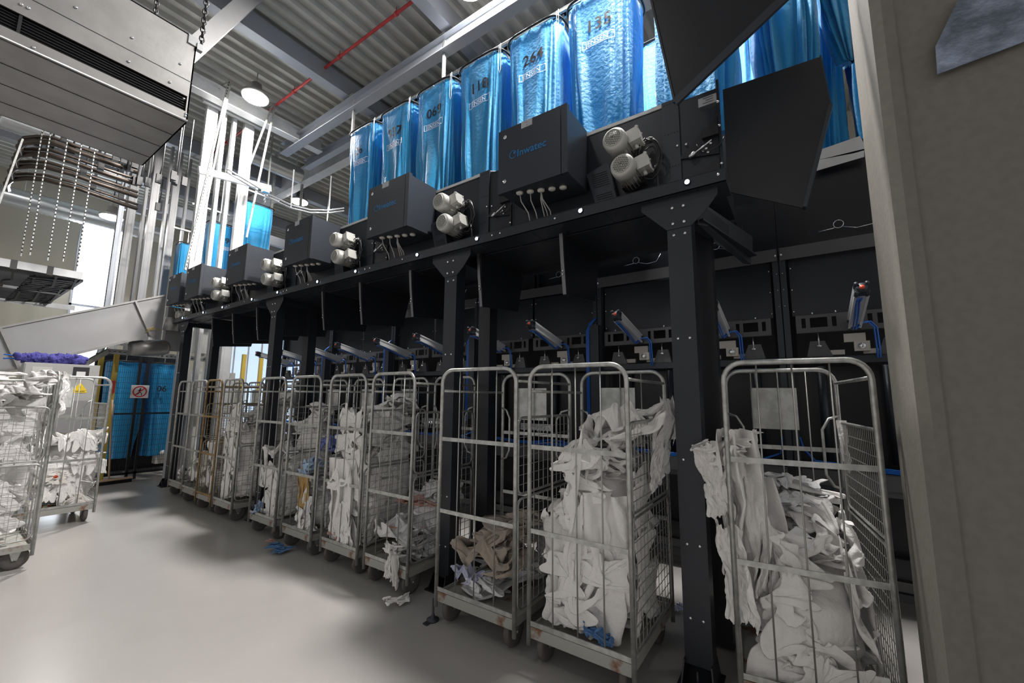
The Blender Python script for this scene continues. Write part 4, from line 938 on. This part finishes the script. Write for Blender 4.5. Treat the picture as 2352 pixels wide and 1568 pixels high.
# F
X, Y, wd_ = TR['F']
pile('F', .62, 1.0, 'linen2', 'white linen under the blue and tan cloths', 51)
one('cloth', 'hang1', (X+.05, Y+.0, .58), (.25, .5, .42), (0, 0, H_), 'tanc', 'tan cloth hanging behind the bars below the pale blue one', 'cloth', cl_of('F'))
one('cloth', 'wad3', (X+.16, Y+.0, .86), (.55, .6, .5), (0, 0, 0), 'skyc', 'pale blue cloth above the tan cloth', 'cloth', cl_of('F'))
one('cloth', 'wad2', (X+.32, Y-.08, 1.10), (.55, .6, .45), (0, 0, 1), 'purplec', 'periwinkle blue cloth on top of the mixed load', 'cloth', cl_of('F'))
one('rag', 'wad4', (X+.06, Y-.06, .33), (.28, .7, .5), (0, 0, 1.), 'linen', 'crumpled white rag low in the front of the mixed load', 'rag', ((X-.02, Y-.27, .2), (X+.7, Y+.28, 2)))
pile('G', .78, 1.55, 'linen', 'white linen heap beside the third post rising towards the back', 61)
X, Y, wd_ = TR['G']
one('cloth', 'flat0', (X+.04, Y+.2, .28), (.5, .5, .6), (0, 0, 0), 'skyc', 'pale blue cloth hanging at the lower left corner beside the third post', 'cloth')
pile('H', 1.25, 1.60, 'linen', 'tall narrow heap of white linen left of the third post', 71)
pile('I', .75, 1.05, 'linen2', 'white linen inside the rusty mesh trolley', 81)
pile('J', .50, 1.15, 'linen', 'loose white linen beyond the rusty trolley', 91)
pile('K', .34, .50, 'linen2', 'small white bundle in the last trolley near the fence', 95, front=False)
pile('L1', 1.52, 1.58, 'linen', 'huge heap of white sheets filling the left edge trolley', 101, box=(.02, 6.35, .66))
one('bed_sheet', 'wad1', (.50, 6.30, 1.66), (1.1, 1.2, .9), (0, 0, .2), 'linen', 'white sheet lapping over the top of the left edge trolley', 'sheet', None, 2, extra=[('tall0', (.35, 6.2, 1.66), (1.2, 1.2, .55), (0, 0, .4)), ('hang0', (.88, 6.08, 1.62), (.6, .5, .62), (0, 0, H_)), ('wad3', (.72, 6.1, 1.72), (.7, .7, .6), (0, 0, 1)), ('heap1', (.35, 6.3, 1.72), (1., .9, .45), (0, 0, 0))])
pile('L2', 1.02, 1.06, 'linen', 'heap of white linen in the left trolley above the printed cloths', 111, box=(.84, 7.90, .66))
one('printed_cloth', 'wad1', (1.05, 7.62, .36), (.75, .45, .65), (0, 0, 0), 'print', 'white cloths printed with red and yellow spots at the bottom of the left trolley', 'cloth', ((.80, 7.56, .2), (1.57, 8.2, .9)), 1, extra=[('wad4', (1.36, 7.62, .32), (.6, .4, .45), (0, 0, 1.)), ('wad3', (1.1, 7.62, .58), (.6, .35, .4), (0, 0, 2.))])
# the nearest trolley stands slightly turned: turn it together with its load
cc = Vector((3.0, .03, 0)); RZ = Matrix.Rotation(math.radians(7), 3, 'Z')
for o_ in [q_ for q_ in C.objects if q_.parent is None and q_.get('label') and ('nearest trolley' in q_['label'] or q_['label'].startswith('nearest wire trolley'))]:
    v_ = o_.location-cc; o_.location = cc+RZ @ v_+Vector((0, .05, 0)); o_.rotation_euler = (0, 0, math.radians(7))
# on the floor
def rag(px_, m, s, label, seed, proto='flat0'):
    q = onZ(*px_, 0); f = MB(); wad(f, proto, (q.x, q.y, .045), s, (0, 0, seed), ((q.x-1, q.y-1, -.008), (q.x+1, q.y+1, 1)))
    tag(smooth(f.build('rag', m)), label, 'rag')
rag((643, 1266), 'bluec', (.9, .8, .26), 'blue rag lying on the floor in front of the trolleys', 1)
rag((912, 1388), 'linen', (.75, .55, .26), 'small white rag lying on the open grey floor', 2)
rag((618, 1250), 'pinkc', (.4, .4, .12), 'small pink scrap on the floor beside the blue rag', 3)
rag((878, 1310), 'linen2', (.7, .5, .12), 'thin greyish scrap on the floor under the second trolley wheel', 4)
rag((1555, 1410), 'lilac', (.4, .4, .18), 'lilac scrap on the floor behind the right post', 5)
f = MB(); f.lathe([(.045, 0), (.045, .012), (.02, .02), (.008, .05), (.008, .15)], (2.36, 2.32, 0), (0, 0, 1), 16); f.box((2.28, 2.30, 0), (2.34, 2.34, .01)); tag(f.build('floor_stop', 'black_box'), 'round metal foot standing on the floor left of the beige towel trolley', 'foot')

# ================================================================== LEFT BACKGROUND
# sheet metal hood hanging on chains
hd = thing('sheet_metal_hood', 'large sheet metal hood with a long dark slot hanging from chains at the top left', 'hood', (.3, 4.5, 3.8))
f = MB(); x1 = 1.04
f.box((-2.5, 4.0, 3.83), (x1, 4.01, 3.92)); f.box((-2.5, 4.0, 4.055), (x1, 4.01, 4.60)); f.box((x1-.02, 4.0, 3.92), (x1, 4.01, 4.055)); f.box((-2.5, 4.0, 3.83), (x1, 5.15, 3.84)); f.box((x1-.01, 4.0, 3.83), (x1, 5.15, 4.60)); f.box((-2.5, 5.14, 3.83), (x1, 5.15, 4.6)); f.box((-2.5, 4.0, 4.59), (x1, 5.15, 4.60)); f.build('casing', 'sheet', hd)
f = MB(); f.box((-2.5, 4.04, 3.90), (x1-.02, 4.05, 4.07)); f.build('grille_back', 'dark', hd)
f = MB()
for j in range(6): f.box((-2.5, 4.015, 3.93+j*.021), (x1-.025, 4.03, 3.934+j*.021))
f.box((.12, 4.005, 3.92), (.135, 4.02, 4.055)); f.build('grille_bars', 'cable', hd)
f = MB()
for z in (4.19,): f.box((-2.5, 3.998, z), (x1, 3.9995, z+.004))
for y in (4.3, 4.6, 4.9): f.box((-2.5, y, 3.826), (x1, y+.004, 3.8295))
f.build('panel_seam', 'black_box', hd)
f = MB(); f.tube([(-2.5, 4.005, 3.842), (x1, 4.005, 3.842)], .013, 8); f.build('rolled_edge', 'sheet', hd)
f = MB()
for (x, z) in ((.9, 4.10), (.65, 4.10), (.12, 4.12), (.15, 4.12), (.35, 4.3), (.65, 4.30), (.95, 4.30), (1.0, 4.02), (1.025, 3.90), (1.025, 3.88), (-.3, 4.12), (.2, 3.87), (-.1, 3.87)): bolt(f, (x, 4.0, z), .009, (0, -1, 0))
f.each('screw', 'bright', hd)
f = MB(); f.box((.98, 3.99, 4.52), (1.05, 4.0, 4.60)); f.box((1.04, 3.98, 4.50), (1.08, 4.02, 4.56)); f.build('lifting_bracket', 'bright', hd)
def chain(x, y, z0, z1, label):
    f = MB(); z = z0; k = 0
    while z < z1:
        a = k % 2; f.tube([(x+(.016*math.cos(t) if a else 0), y+(0 if a else .016*math.cos(t)), z+.028*math.sin(t)) for t in np.linspace(0, 2*PI, 10)[:-1]], .0065, 5, closed=True); z += .043; k += 1
    tag(f.build('chain', 'cable'), label, 'chain', 'chains carrying the hood')
chain(1.07, 4.0, 4.58, 6.4, 'dark steel chain at the right corner of the hanging hood'); chain(.95, 5.0, 4.65, 6.8, 'dark steel chain at the back corner of the hanging hood')

# white aluminium strut frame lit by the lamp
wf = thing('lift_frame', 'tall white aluminium column frame brightly lit beside the round lamp', 'frame', (3.6, 10.2, 0))
for (xa, wd_) in ((3.06, .20), (3.30, .07), (3.50, .07), (3.80, .20)):
    f = MB(); f.box((xa-wd_/2, 10.16, 0), (xa+wd_/2, 10.28, 7.9)); f.box((xa-wd_/4, 10.15, 0), (xa-wd_/6, 10.165, 7.9)); f.build('column_profile', 'white_steel', wf)
f = MB(); f.bar((2.85, 9.9, 6.2), (4.3, 10.0, 6.45), .08, .14); f.bar((2.85, 10.1, 7.9), (4.1, 10.15, 7.95), .1, .14); f.each('cross_bar', 'white_steel', wf)
f = MB(); a = onY(525, 190, 9.6); b = onY(470, 405, 9.6); c_ = onY(425, 620, 9.6); a2 = onY(632, 240, 9.6); b2 = onY(640, 440, 9.6); c2 = onY(566, 545, 9.6)
f.bar(a, c_, .05, .03); f.bar(a+Vector((.03, 0, 0)), onY(448, 600, 9.6), .03, .03); f.bar(a2, c2, .04, .03); f.bar(a2-Vector((.05, 0, 0)), onY(560, 415, 9.6), .03, .03)
f.bar(a, a+Vector((-.25, .5, -.3)), .05, .05); f.bar(a2, a2+Vector((-.35, .5, -.2)), .05, .05); f.each('perforated_brace', 'galv', wf)
f = MB(); d = c_-a
for j in range(60): q = a+d*(j/60)+Vector((0, -.026, 0)); f.box((q.x-.007, q.y-.002, q.z-.02), (q.x+.007, q.y, q.z+.02))
f.build('slot_row', 'dark', wf)
# grey vertical columns beyond
cols = [(252, 305, 2.6, .09), (276, 345, 9.0, .15), (306, 360, 9, .05), (326, 395, 9, .15), (356, 420, 9, .05), (374, 440, 9, .14), (402, 455, 9, .05)]
lbs = ['narrow grey steel column nearest the bright window', 'broad grey steel column right of the bright window', 'slim grey column between two broad ones', 'second broad grey column beyond the conveyor', 'slim grey column right of the second broad one', 'third broad grey column left of the white frame', 'slim grey column just left of the white frame']
for i, (xb, xt, _, wd_) in enumerate(cols):
    q = onY(xb+10, 600, 12.4+.15*i); f = MB(); f.box((q.x-wd_/2, q.y, 0), (q.x+wd_/2, q.y+.12, 8.0))
    for s_ in (-.25, .25): f.box((q.x+wd_*s_-.006, q.y-.006, 0), (q.x+wd_*s_+.006, q.y, 8.0))
    tag(f.build('steel_column', 'grey_beam' if i == 0 else 'sheet2'), lbs[i], 'column', 'grey columns beyond the conveyor')
for i, (x, z0, z1) in enumerate([(4.4, 5.9, 8), (5.2, 5.6, 8), (6.0, 6.3, 8), (6.9, 6.5, 8), (7.8, 5.5, 8)]):
    f = MB(); f.box((x-.03, 11.9, z0), (x+.03, 11.96, 8.45)); tag(f.build('drop_rod', 'galv'), f'thin vertical steel drop behind the curved rail, {NUM[i]} from the left', 'hanger', 'drops behind the curved rail')
f = MB(); f.box((3.0, 14.2, 6.6), (11.5, 14.35, 6.9)); f.box((3.0, 16.9, 7.3), (11.5, 17.05, 7.6)); f.box((4.2, 12.2, 5.5), (11.5, 12.3, 5.65)); tag(f.build('far_rail_frame', 'grey_beam'), 'distant horizontal steel rails behind the blue bags', 'frame')
# curved tracks at upper left
for i in range(4):
    pts = [onZ(x, y+28*i, 5.6) for x, y in ((48-10*i, 352), (44-10*i, 338), (56-10*i, 328), (85-8*i, 325), (120-6*i, 328), (165, 344), (230, 367), (315, 395))]
    f = MB()
    for a_, b_ in zip(pts[:-1], pts[1:]): f.bar(a_, b_+(b_-a_)*.03, .05, .11)
    f = MB(); f.tube(pts, .045, 6); f.tube([p_+Vector((0, 0, .09)) for p_ in pts], .03, 5)
    tag(f.build('curved_track', 'brownrail'), f'dark brown curved overhead track, {["topmost","second from top","third from top","lowest"][i]} of the four at the upper left', 'track', 'curved tracks at the upper left')
f = MB(); rnd = random.Random(9)
for i in range(26):
    x, y = rnd.uniform(.5, 2.6), rnd.uniform(9.3, 11.2); f.box((x-.04, y-.03, 5.55), (x+.04, y+.03, 5.72)); f.tube([(x, y, 5.6), (x+.03, y, 5.9), (x+.03, y, 6.1+rnd.uniform(0, 1.5))], .012, 5)
tag(f.build('track_fittings', 'cable'), 'dark clamps and hangers crowded above the curved tracks', 'fittings', kind='stuff')
for i, (x, z) in enumerate([(52, 320), (155, 320), (185, 345), (217, 350), (95, 430), (68, 470)]):
    Y = 8.9+.25*(i % 3); q = onY(x, z, Y); f = MB()
    if i == 0: f.bar(q, onY(-5, 475, Y), .05, .02)
    else:
        x2 = [0, 118, 140, 182, 88, 55][i]; z2 = [0, 600, 600, 620, 590, 590][i]; e_ = onY(x2, z2, Y); top = Vector((q.x, q.y, q.z)); bot = Vector((q.x, q.y, e_.z)); f.bar(Vector((top.x, top.y, 8.45)), bot, .045, .012)
    o = f.build('perforated_hanger', 'galv'); tag(o, f'perforated steel strip, {["slanting one at the far left","second from the left","the one left of the longest","longest one beside the bright window","short one under the tracks","leftmost short one"][i]} above the mesh platform', 'hanger', 'perforated strips above the platform')
    f = MB(); b_ = o.bound_box; 
    if i:
        zz = bot.z+.05
        while zz < 8.3: f.box((top.x-.008, top.y-.026, zz), (top.x+.008, top.y-.022, zz+.025)); zz += .06
        f.build('hole_row', 'dark', o)
# mesh platform
pf = thing('wire_platform', 'black wire mesh platform in a pale frame hanging at the left', 'platform', (1.3, 14, 4.1))
yy0, yy1 = 13.0, 17.5; xx0, xx1 = -.6, 1.88
f = MB(); f.bar((xx0, yy0, 4.2), (xx1, yy0, 4.2), .05, .16); f.bar((xx0, 15.2, 4.12), (xx1, 15.2, 4.12), .05, .12); f.bar((xx0, yy1, 4.1), (xx1+.6, yy1, 4.1), .05, .14); f.each('frame_rail', 'white_steel', pf)
f = MB(); y = yy0
while y < yy1: f.tube([(xx0, y, 4.12), (xx1, y, 4.12)], .008, 4); y += .075
x = xx0
while x <= xx1:
    f.tube([(x, yy0, 4.12), (x+.06, yy0+.8, 4.02), (x, yy0+1.6, 4.12), (x+.05, 16.4, 4.0), (x, yy1, 4.12)], .028, 4); x += .30
f.tube([(xx1, yy0, 4.1), (xx1, yy1, 4.1)], .04, 4); f.tube([(xx1-.1, yy0, 4.25), (xx1-.1, yy1, 4.25)], .02, 4); f.build('wire_mesh', 'blackwire', pf)
f = MB()
for x in (-.2, .35, .85, 1.35): f.box((x, yy0-.035, 4.10), (x+.09, yy0+.0, 4.29))
f.each('clamp', 'cable', pf)
f = MB(); rnd = random.Random(5)
for i in range(16): y = yy0+.25+i*.26; f.bar((1.15, y, 4.05), (1.82, y+.05, 4.12), .05, .05)
f.build('cross_bars', 'blackwire', pf)
# ducts
for i, (p0, p1, r, lb) in enumerate([((0, 428, 18), (395, 560, 18), .28, 'ribbed round ventilation duct above the bright window'), ((0, 270, 13), (330, 385, 13), .22, 'ribbed silver duct glimpsed just under the hood'), ((560, 345, 11.4), (690, 408, 11.4), .22, 'ribbed duct right of the white frame')]):
    a, b = onY(*p0), onY(*p1); b.z = a.z = (a.z+b.z)/2; f = MB(); n = 70
    pts = [a+(b-a)*(k/n) for k in range(n+1)]; f.tube(pts, [r*(1.0 if k % 2 else .94) for k in range(n+1)], 16); 
    for q in (pts[8], pts[40], pts[64]): f.bar(q, (q.x, q.y, 8.46), .03, .01)
    tag(f.build('ventilation_duct', 'duct'), lb, 'duct')
f = MB()
for (a, b) in (((235, 470, 16), (170, 720, 16)),):
    pass
# inclined sheet steel conveyor
ic = thing('inclined_conveyor', 'big inclined sheet steel conveyor rising from the left edge to the machine', 'conveyor', (1.5, 9.8, 2.4))
P_ = [onY(*p_, 9.8) for p_ in ((-60, 764), (380, 678), (367, 781), (338, 772), (-60, 868))]
f = MB(); f.prism(P_, (0, .012, 0)); f.prism(P_, (0, .0, 0)) if 0 else None
off = Vector((0, .75, 0)); f.prism([p_+off for p_ in P_], (0, .012, 0)); f.prism([P_[4], P_[3], P_[3]+off, P_[4]+off], (0, 0, .01)); f.build('side_wall', 'sheet2', ic)
f = MB(); f.bar(P_[0], P_[1], .05, .03); f.bar(P_[4], P_[3], .04, .045); f.build('edge_rail', 'sheet', ic)
for (a, b) in (((311, 692), (345, 770)), ((0, 752), (46, 852))):
    f = MB(); a_, b_ = onY(*a, 9.78), onY(*b, 9.78); f.bar(a_, b_, .03, .06, up=(0, 1, 0)); f.each('stiffener', 'sheet', ic)
f = MB(); a_ = onY(335, 762, 9.76); f.tube([a_, onY(350, 755, 9.74), onY(368, 757, 9.74)], .008, 5); f.tube([onY(336, 757, 9.75), onY(356, 750, 9.75)], .006, 5); f.build('sensor_wire', 'yellow', ic)
f = MB(); a_ = onY(300, 800, 10.0); f.lathe([(.13, 0), (.15, .2), (.15, .5), (.12, .55)], a_, (1, .1, .15), 16); f.lathe([(.10, 0), (.12, .25)], onY(395, 730, 9.9), (0, 0, -1), 14); tag(f.build('gear_drive', 'sheet'), 'round silver drive under the upper end of the inclined conveyor', 'drive')
# steel end housing of front machine
f = MB(); a_ = onX(388, 715, 2.75); f.box((2.66, 9.97, 2.45), (2.92, 10.12, 3.3)); tag(f.build('end_housing', 'sheet2'), 'satin steel housing at the far end of the machine row', 'housing')
# safety fence
fe = thing('safety_fence', 'black mesh safety fence with yellow posts beyond the trolleys', 'fence', (2.6, 10.6, 0))
fx0, fx1, fy = 2.02, 3.22, 10.6
f = MB()
for x in np.arange(fx0+.02, fx1, .03): f.tube([(x, fy, .12), (x, fy, 2.35)], .0022, 4)
for z in np.arange(.12, 2.36, .10): f.tube([(fx0, fy, z), (fx1, fy, z)], .003, 4)
f.build('wire_mesh', 'blackwire', fe)
f = MB()
for x in (fx0+.10, 2.50, 2.62, fx1-.05): f.box((x-.02, fy-.02, 0), (x+.02, fy+.02, 2.38))
f.box((fx0, fy-.015, 1.22), (fx1, fy+.015, 1.25)); f.box((fx0, fy-.02, .10), (fx1, fy+.02, .14)); f.each('frame_bar', 'blackwire', fe)
for x in (2.13, 2.0):
    f = MB(); f.box((x-.035, fy-.10 if x > 2.1 else fy+.3, 0), (x+.035, fy-.03 if x > 2.1 else fy+.37, 2.38)); f.build('yellow_post', 'yellow', fe)
f = MB(); f.box((2.0, fy-.03, 1.0), (2.2, fy+.0, 1.42)); f.build('lock_box', 'galv', fe)
f = MB(); f.box((2.09, fy-.14, 1.62), (2.15, fy-.10, 1.85)); f.build('red_switch', 'red', fe)
f = MB(); a, b = onY(248, 806, 10.4), onY(525, 830, 10.4); c_ = onY(190, 838, 10.0); f.bar(a, b, .04, .09); f.bar(a, c_, .04, .09); t = f.build('cable_tray', 'galv', fe)
f = MB(); d = b-a
for j in range(28): q = a+d*(j/28)+Vector((0, -.022, 0)); f.box((q.x, q.y-.002, q.z-.006), (q.x+.035, q.y, q.z+.006))
f.build('slot_row', 'dark', t)
sg = thing('no_entry_sign', 'white square sign with red no walking symbol on the fence', 'sign', tuple(onY(321, 899, fy-.02)))
q = sg.location; s_ = .135
f = MB(); f.box((q.x-s_, q.y-.004, q.z-s_*.92), (q.x+s_, q.y, q.z+s_*.92)); f.build('board', 'signwhite', sg)
f = MB(); n = 32; ro, ri = .108, .088
vs = [(q.x+r*math.cos(2*PI*i/n), q.y-.006, q.z+r*math.sin(2*PI*i/n)) for r in (ro, ri) for i in range(n)]; f.add(vs, [(i, (i+1) % n, n+(i+1) % n, n+i) for i in range(n)])
f.bar((q.x-.07, q.y-.0065, q.z-.07), (q.x+.07, q.y-.0065, q.z+.07), .004, .016, up=(1, 0, -1)); f.build('red_ring', 'signred', sg)
f = MB(); yq = q.y-.0055
f.lathe([(.013, 0), (.013, .001)], (q.x+.005, yq, q.z+.055), (0, -1, 0), 10)
for (a, b, w_) in (((.0, .04), (-.005, -.01), .026), ((-.005, -.01), (.03, -.035), .013), ((.03, -.035), (.028, -.075), .011), ((-.008, -.01), (-.02, -.045), .013), ((-.02, -.045), (-.045, -.06), .011), ((.0, .035), (.035, .015), .010), ((0, .035), (-.035, .015), .010)):
    f.bar((q.x+a[0], yq, q.z+a[1]), (q.x+b[0], yq, q.z+b[1]), .001, w_, up=(0, 0, 1) if abs(a[0]-b[0]) > abs(a[1]-b[1]) else (1, 0, 0))
f.build('walking_figure', 'ink', sg)
# blue bags and dark frame behind the fence
bag(3.12, 11.5, 2.27, .35, .6, .58, 91, 'blue bag printed 06 behind the safety fence', None, False, 120, 26, rope=False, group='blue bags behind the fence')
bag(2.48, 11.5, 2.27, .35, .6, .56, 93, 'blue bag behind the safety fence left of the one printed 06', None, False, 120, 26, rope=False, group='blue bags behind the fence')
f = MB(); f.bar((2.1, 11.5, 2.62), (3.5, 11.5, 2.62), .04, .04); f.bar((2.15, 11.5, 2.62), (2.15, 11.93, 2.4), .03, .03); f.bar((3.45, 11.5, 2.62), (3.45, 11.93, 2.4), .03, .03); tag(f.build('bag_track', 'galv'), 'short steel track carrying the bags behind the safety fence', 'track')
q = onY(360, 893, 11.16); f = text_mb('06', .17, q-Vector((.0, 0, .05)), (1, 0, 0), (0, 0, 1), bold=.003); o = f.build('number_print', 'ink'); o.parent = None
ob_ = [o2 for o2 in C.objects if o2.get('label', '').startswith('blue bag printed 06')][0]
o.location = o.location-ob_.location; o.parent = ob_
f = MB(); f.box((2.1, 11.95, 0), (3.5, 12.0, 2.45)); f.box((2.1, 11.85, .1), (3.5, 11.95, .3)); tag(f.build('machine_bulkhead', 'black_flat'), 'dark machinery wall behind the fenced blue bags', 'machine')
f = MB(); q = onZ(357, 1052, .0); f.box((3.1, 11.3, .15), (3.4, 11.5, .55)); f.cyl((3.22, 11.29, .36), (3.22, 11.24, .36), .07, 14); tag(f.build('drive_unit', 'cream'), 'small grey drive unit low behind the safety fence', 'drive')
# white machine behind
f = MB()
for x in (3.55, 3.85, 4.15): f.box((x, 12.0, 0), (x+.16, 12.15, 4.2))
f.box((3.45, 11.9, 2.6), (4.4, 12.0, 3.3)); f.box((3.5, 11.85, 1.2), (4.9, 11.9, 2.0)); tag(f.build('white_lift_machine', 'offwhite'), 'white upright machine behind the far end of the row', 'machine')
# control cabinets at left
def cabinet(name, x0, x1, y, z0, z1, label, sides=True):
    t = thing(name, label, 'cabinet', ((x0+x1)/2, y, 0)); f = MB(); f.box((x0, y, z0), (x1, y+.3, z1)); f.build('housing', 'cab', t)
    f = MB(); f.box((x0+.01, y-.012, z0+.01), (x1-.01, y-.002, z1-.01)); d = f.build('door', 'cab', t)
    f = MB(); f.box((x0+.08, y-.016, z1-.20), (x0+.28, y-.012, z1-.06)); f.build('cover_plate', 'offwhite', d)
    f = MB(); f.box((x1-.30, y-.018, z1-.22), (x1-.12, y-.012, z1-.04)); s_ = f.build('display', 'ink', d); f = MB(); f.box((x1-.26, y-.020, z1-.18), (x1-.16, y-.018, z1-.11)); f.build('screen', 'signwhite', s_)
    f = MB(); f.box((x0+.1, y+.1, 0), (x0+.2, y+.2, z0)); f.box((x1-.2, y+.1, 0), (x1-.1, y+.2, z0)); f.each('leg', 'sheet2', t)
    return t, d
c1, d1 = cabinet('control_cabinet', .90, 1.70, 9.3, 1.15, 2.06, 'light grey control cabinet at the left under the purple duster')
f = MB(); f.cyl((1.23, 9.285, 1.87), (1.23, 9.265, 1.87), .05, 14); f.build('red_button', 'signred', d1)
f = MB(); f.cyl((1.235, 9.287, 1.66), (1.235, 9.275, 1.66), .02, 10); f.build('signal_lamp', 'orangepl', d1)
f = MB(); f.prism([(1.42, 9.285, 1.66), (1.58, 9.285, 1.66), (1.50, 9.285, 1.78)], (0, -.004, 0)); f.box((1.42, 9.281, 1.62), (1.58, 9.285, 1.655)); w1 = f.build('warning_sticker', 'yellowsign', d1)
f = MB(); f.bar((1.50, 9.279, 1.68), (1.50, 9.279, 1.73), .001, .012, up=(1, 0, 0)); f.bar((1.44, 9.279, 1.638), (1.56, 9.279, 1.638), .001, .008, up=(0, 0, 1)); f.build('print', 'ink', w1)
f = MB(); f.box((1.22, 9.2, 1.02), (1.66, 9.215, 1.50)); f.build('note_board', 'sheet2', c1)
f = MB(); f.box((1.33, 9.277, 1.64), (1.37, 9.287, 1.69)); f.build('blue_switch', 'navyink', d1)
c2, d2 = cabinet('control_cabinet', 3.38, 4.34, 11.0, 1.15, 2.12, 'light grey control cabinet behind the far black posts')
f = MB(); rnd = random.Random(2)
for i in range(46):
    t_ = i/45; crumple(f, (.88+.60*t_, 9.42, 2.115+.012*math.sin(i)), (.040+.022*t_, .05, .036+.016*t_), 1200+i, 3, 3.2, freq=5)
du = f.build('duster', 'duster'); tag(du, 'fluffy purple duster lying on the grey control cabinet', 'duster')
f = MB()
for s_ in (0, .06): f.cyl((.70, 9.40, 2.10+s_), (.93, 9.42, 2.12+s_*.3), .009, 8)
f.build('handle', 'navyink', du)
# broom
br = thing('broom', 'long wooden broom leaning by the yellow fence post', 'broom', (2.25, 10.3, 0))
f = MB(); f.cyl((2.20, 10.30, .08), (2.13, 10.42, 1.50), .014, 10); f.build('broom_handle', 'wood', br)
f = MB(); m_ = Matrix.Translation((2.22, 10.28, .075)) @ Matrix.Rotation(.10, 4, 'Z'); f.box((-.30, -.03, -.012), (.30, .03, .018), m_); f.build('broom_head', 'wood', br)
f = MB()
for j in range(60): x = -.29+.58*j/59; f.box((x-.003, -.028, -.075), (x+.004, .028, -.012), m_)
f.build('bristles', 'blackwire', br)
# fence at the far end of the row
f = MB()
for x in (4.55, 4.95): f.box((x, 11.2, 0), (x+.08, 11.28, 2.6))
tag(f.build('yellow_guard_post', 'yellow'), 'pair of yellow guard posts behind the far end of the row', 'post')
# foil sticker on the column
f = MB(); P4 = [onX(*p_, 2.185) for p_ in ((2205, -10), (2148, 108), (2152, 172), (2370, 90), (2370, -10))]
f.prism(P4, (-.004, 0, 0)); o = f.build('foil_patch', 'foil'); tag(o, 'scuffed blue grey foil patch stuck on the concrete column', 'foil')
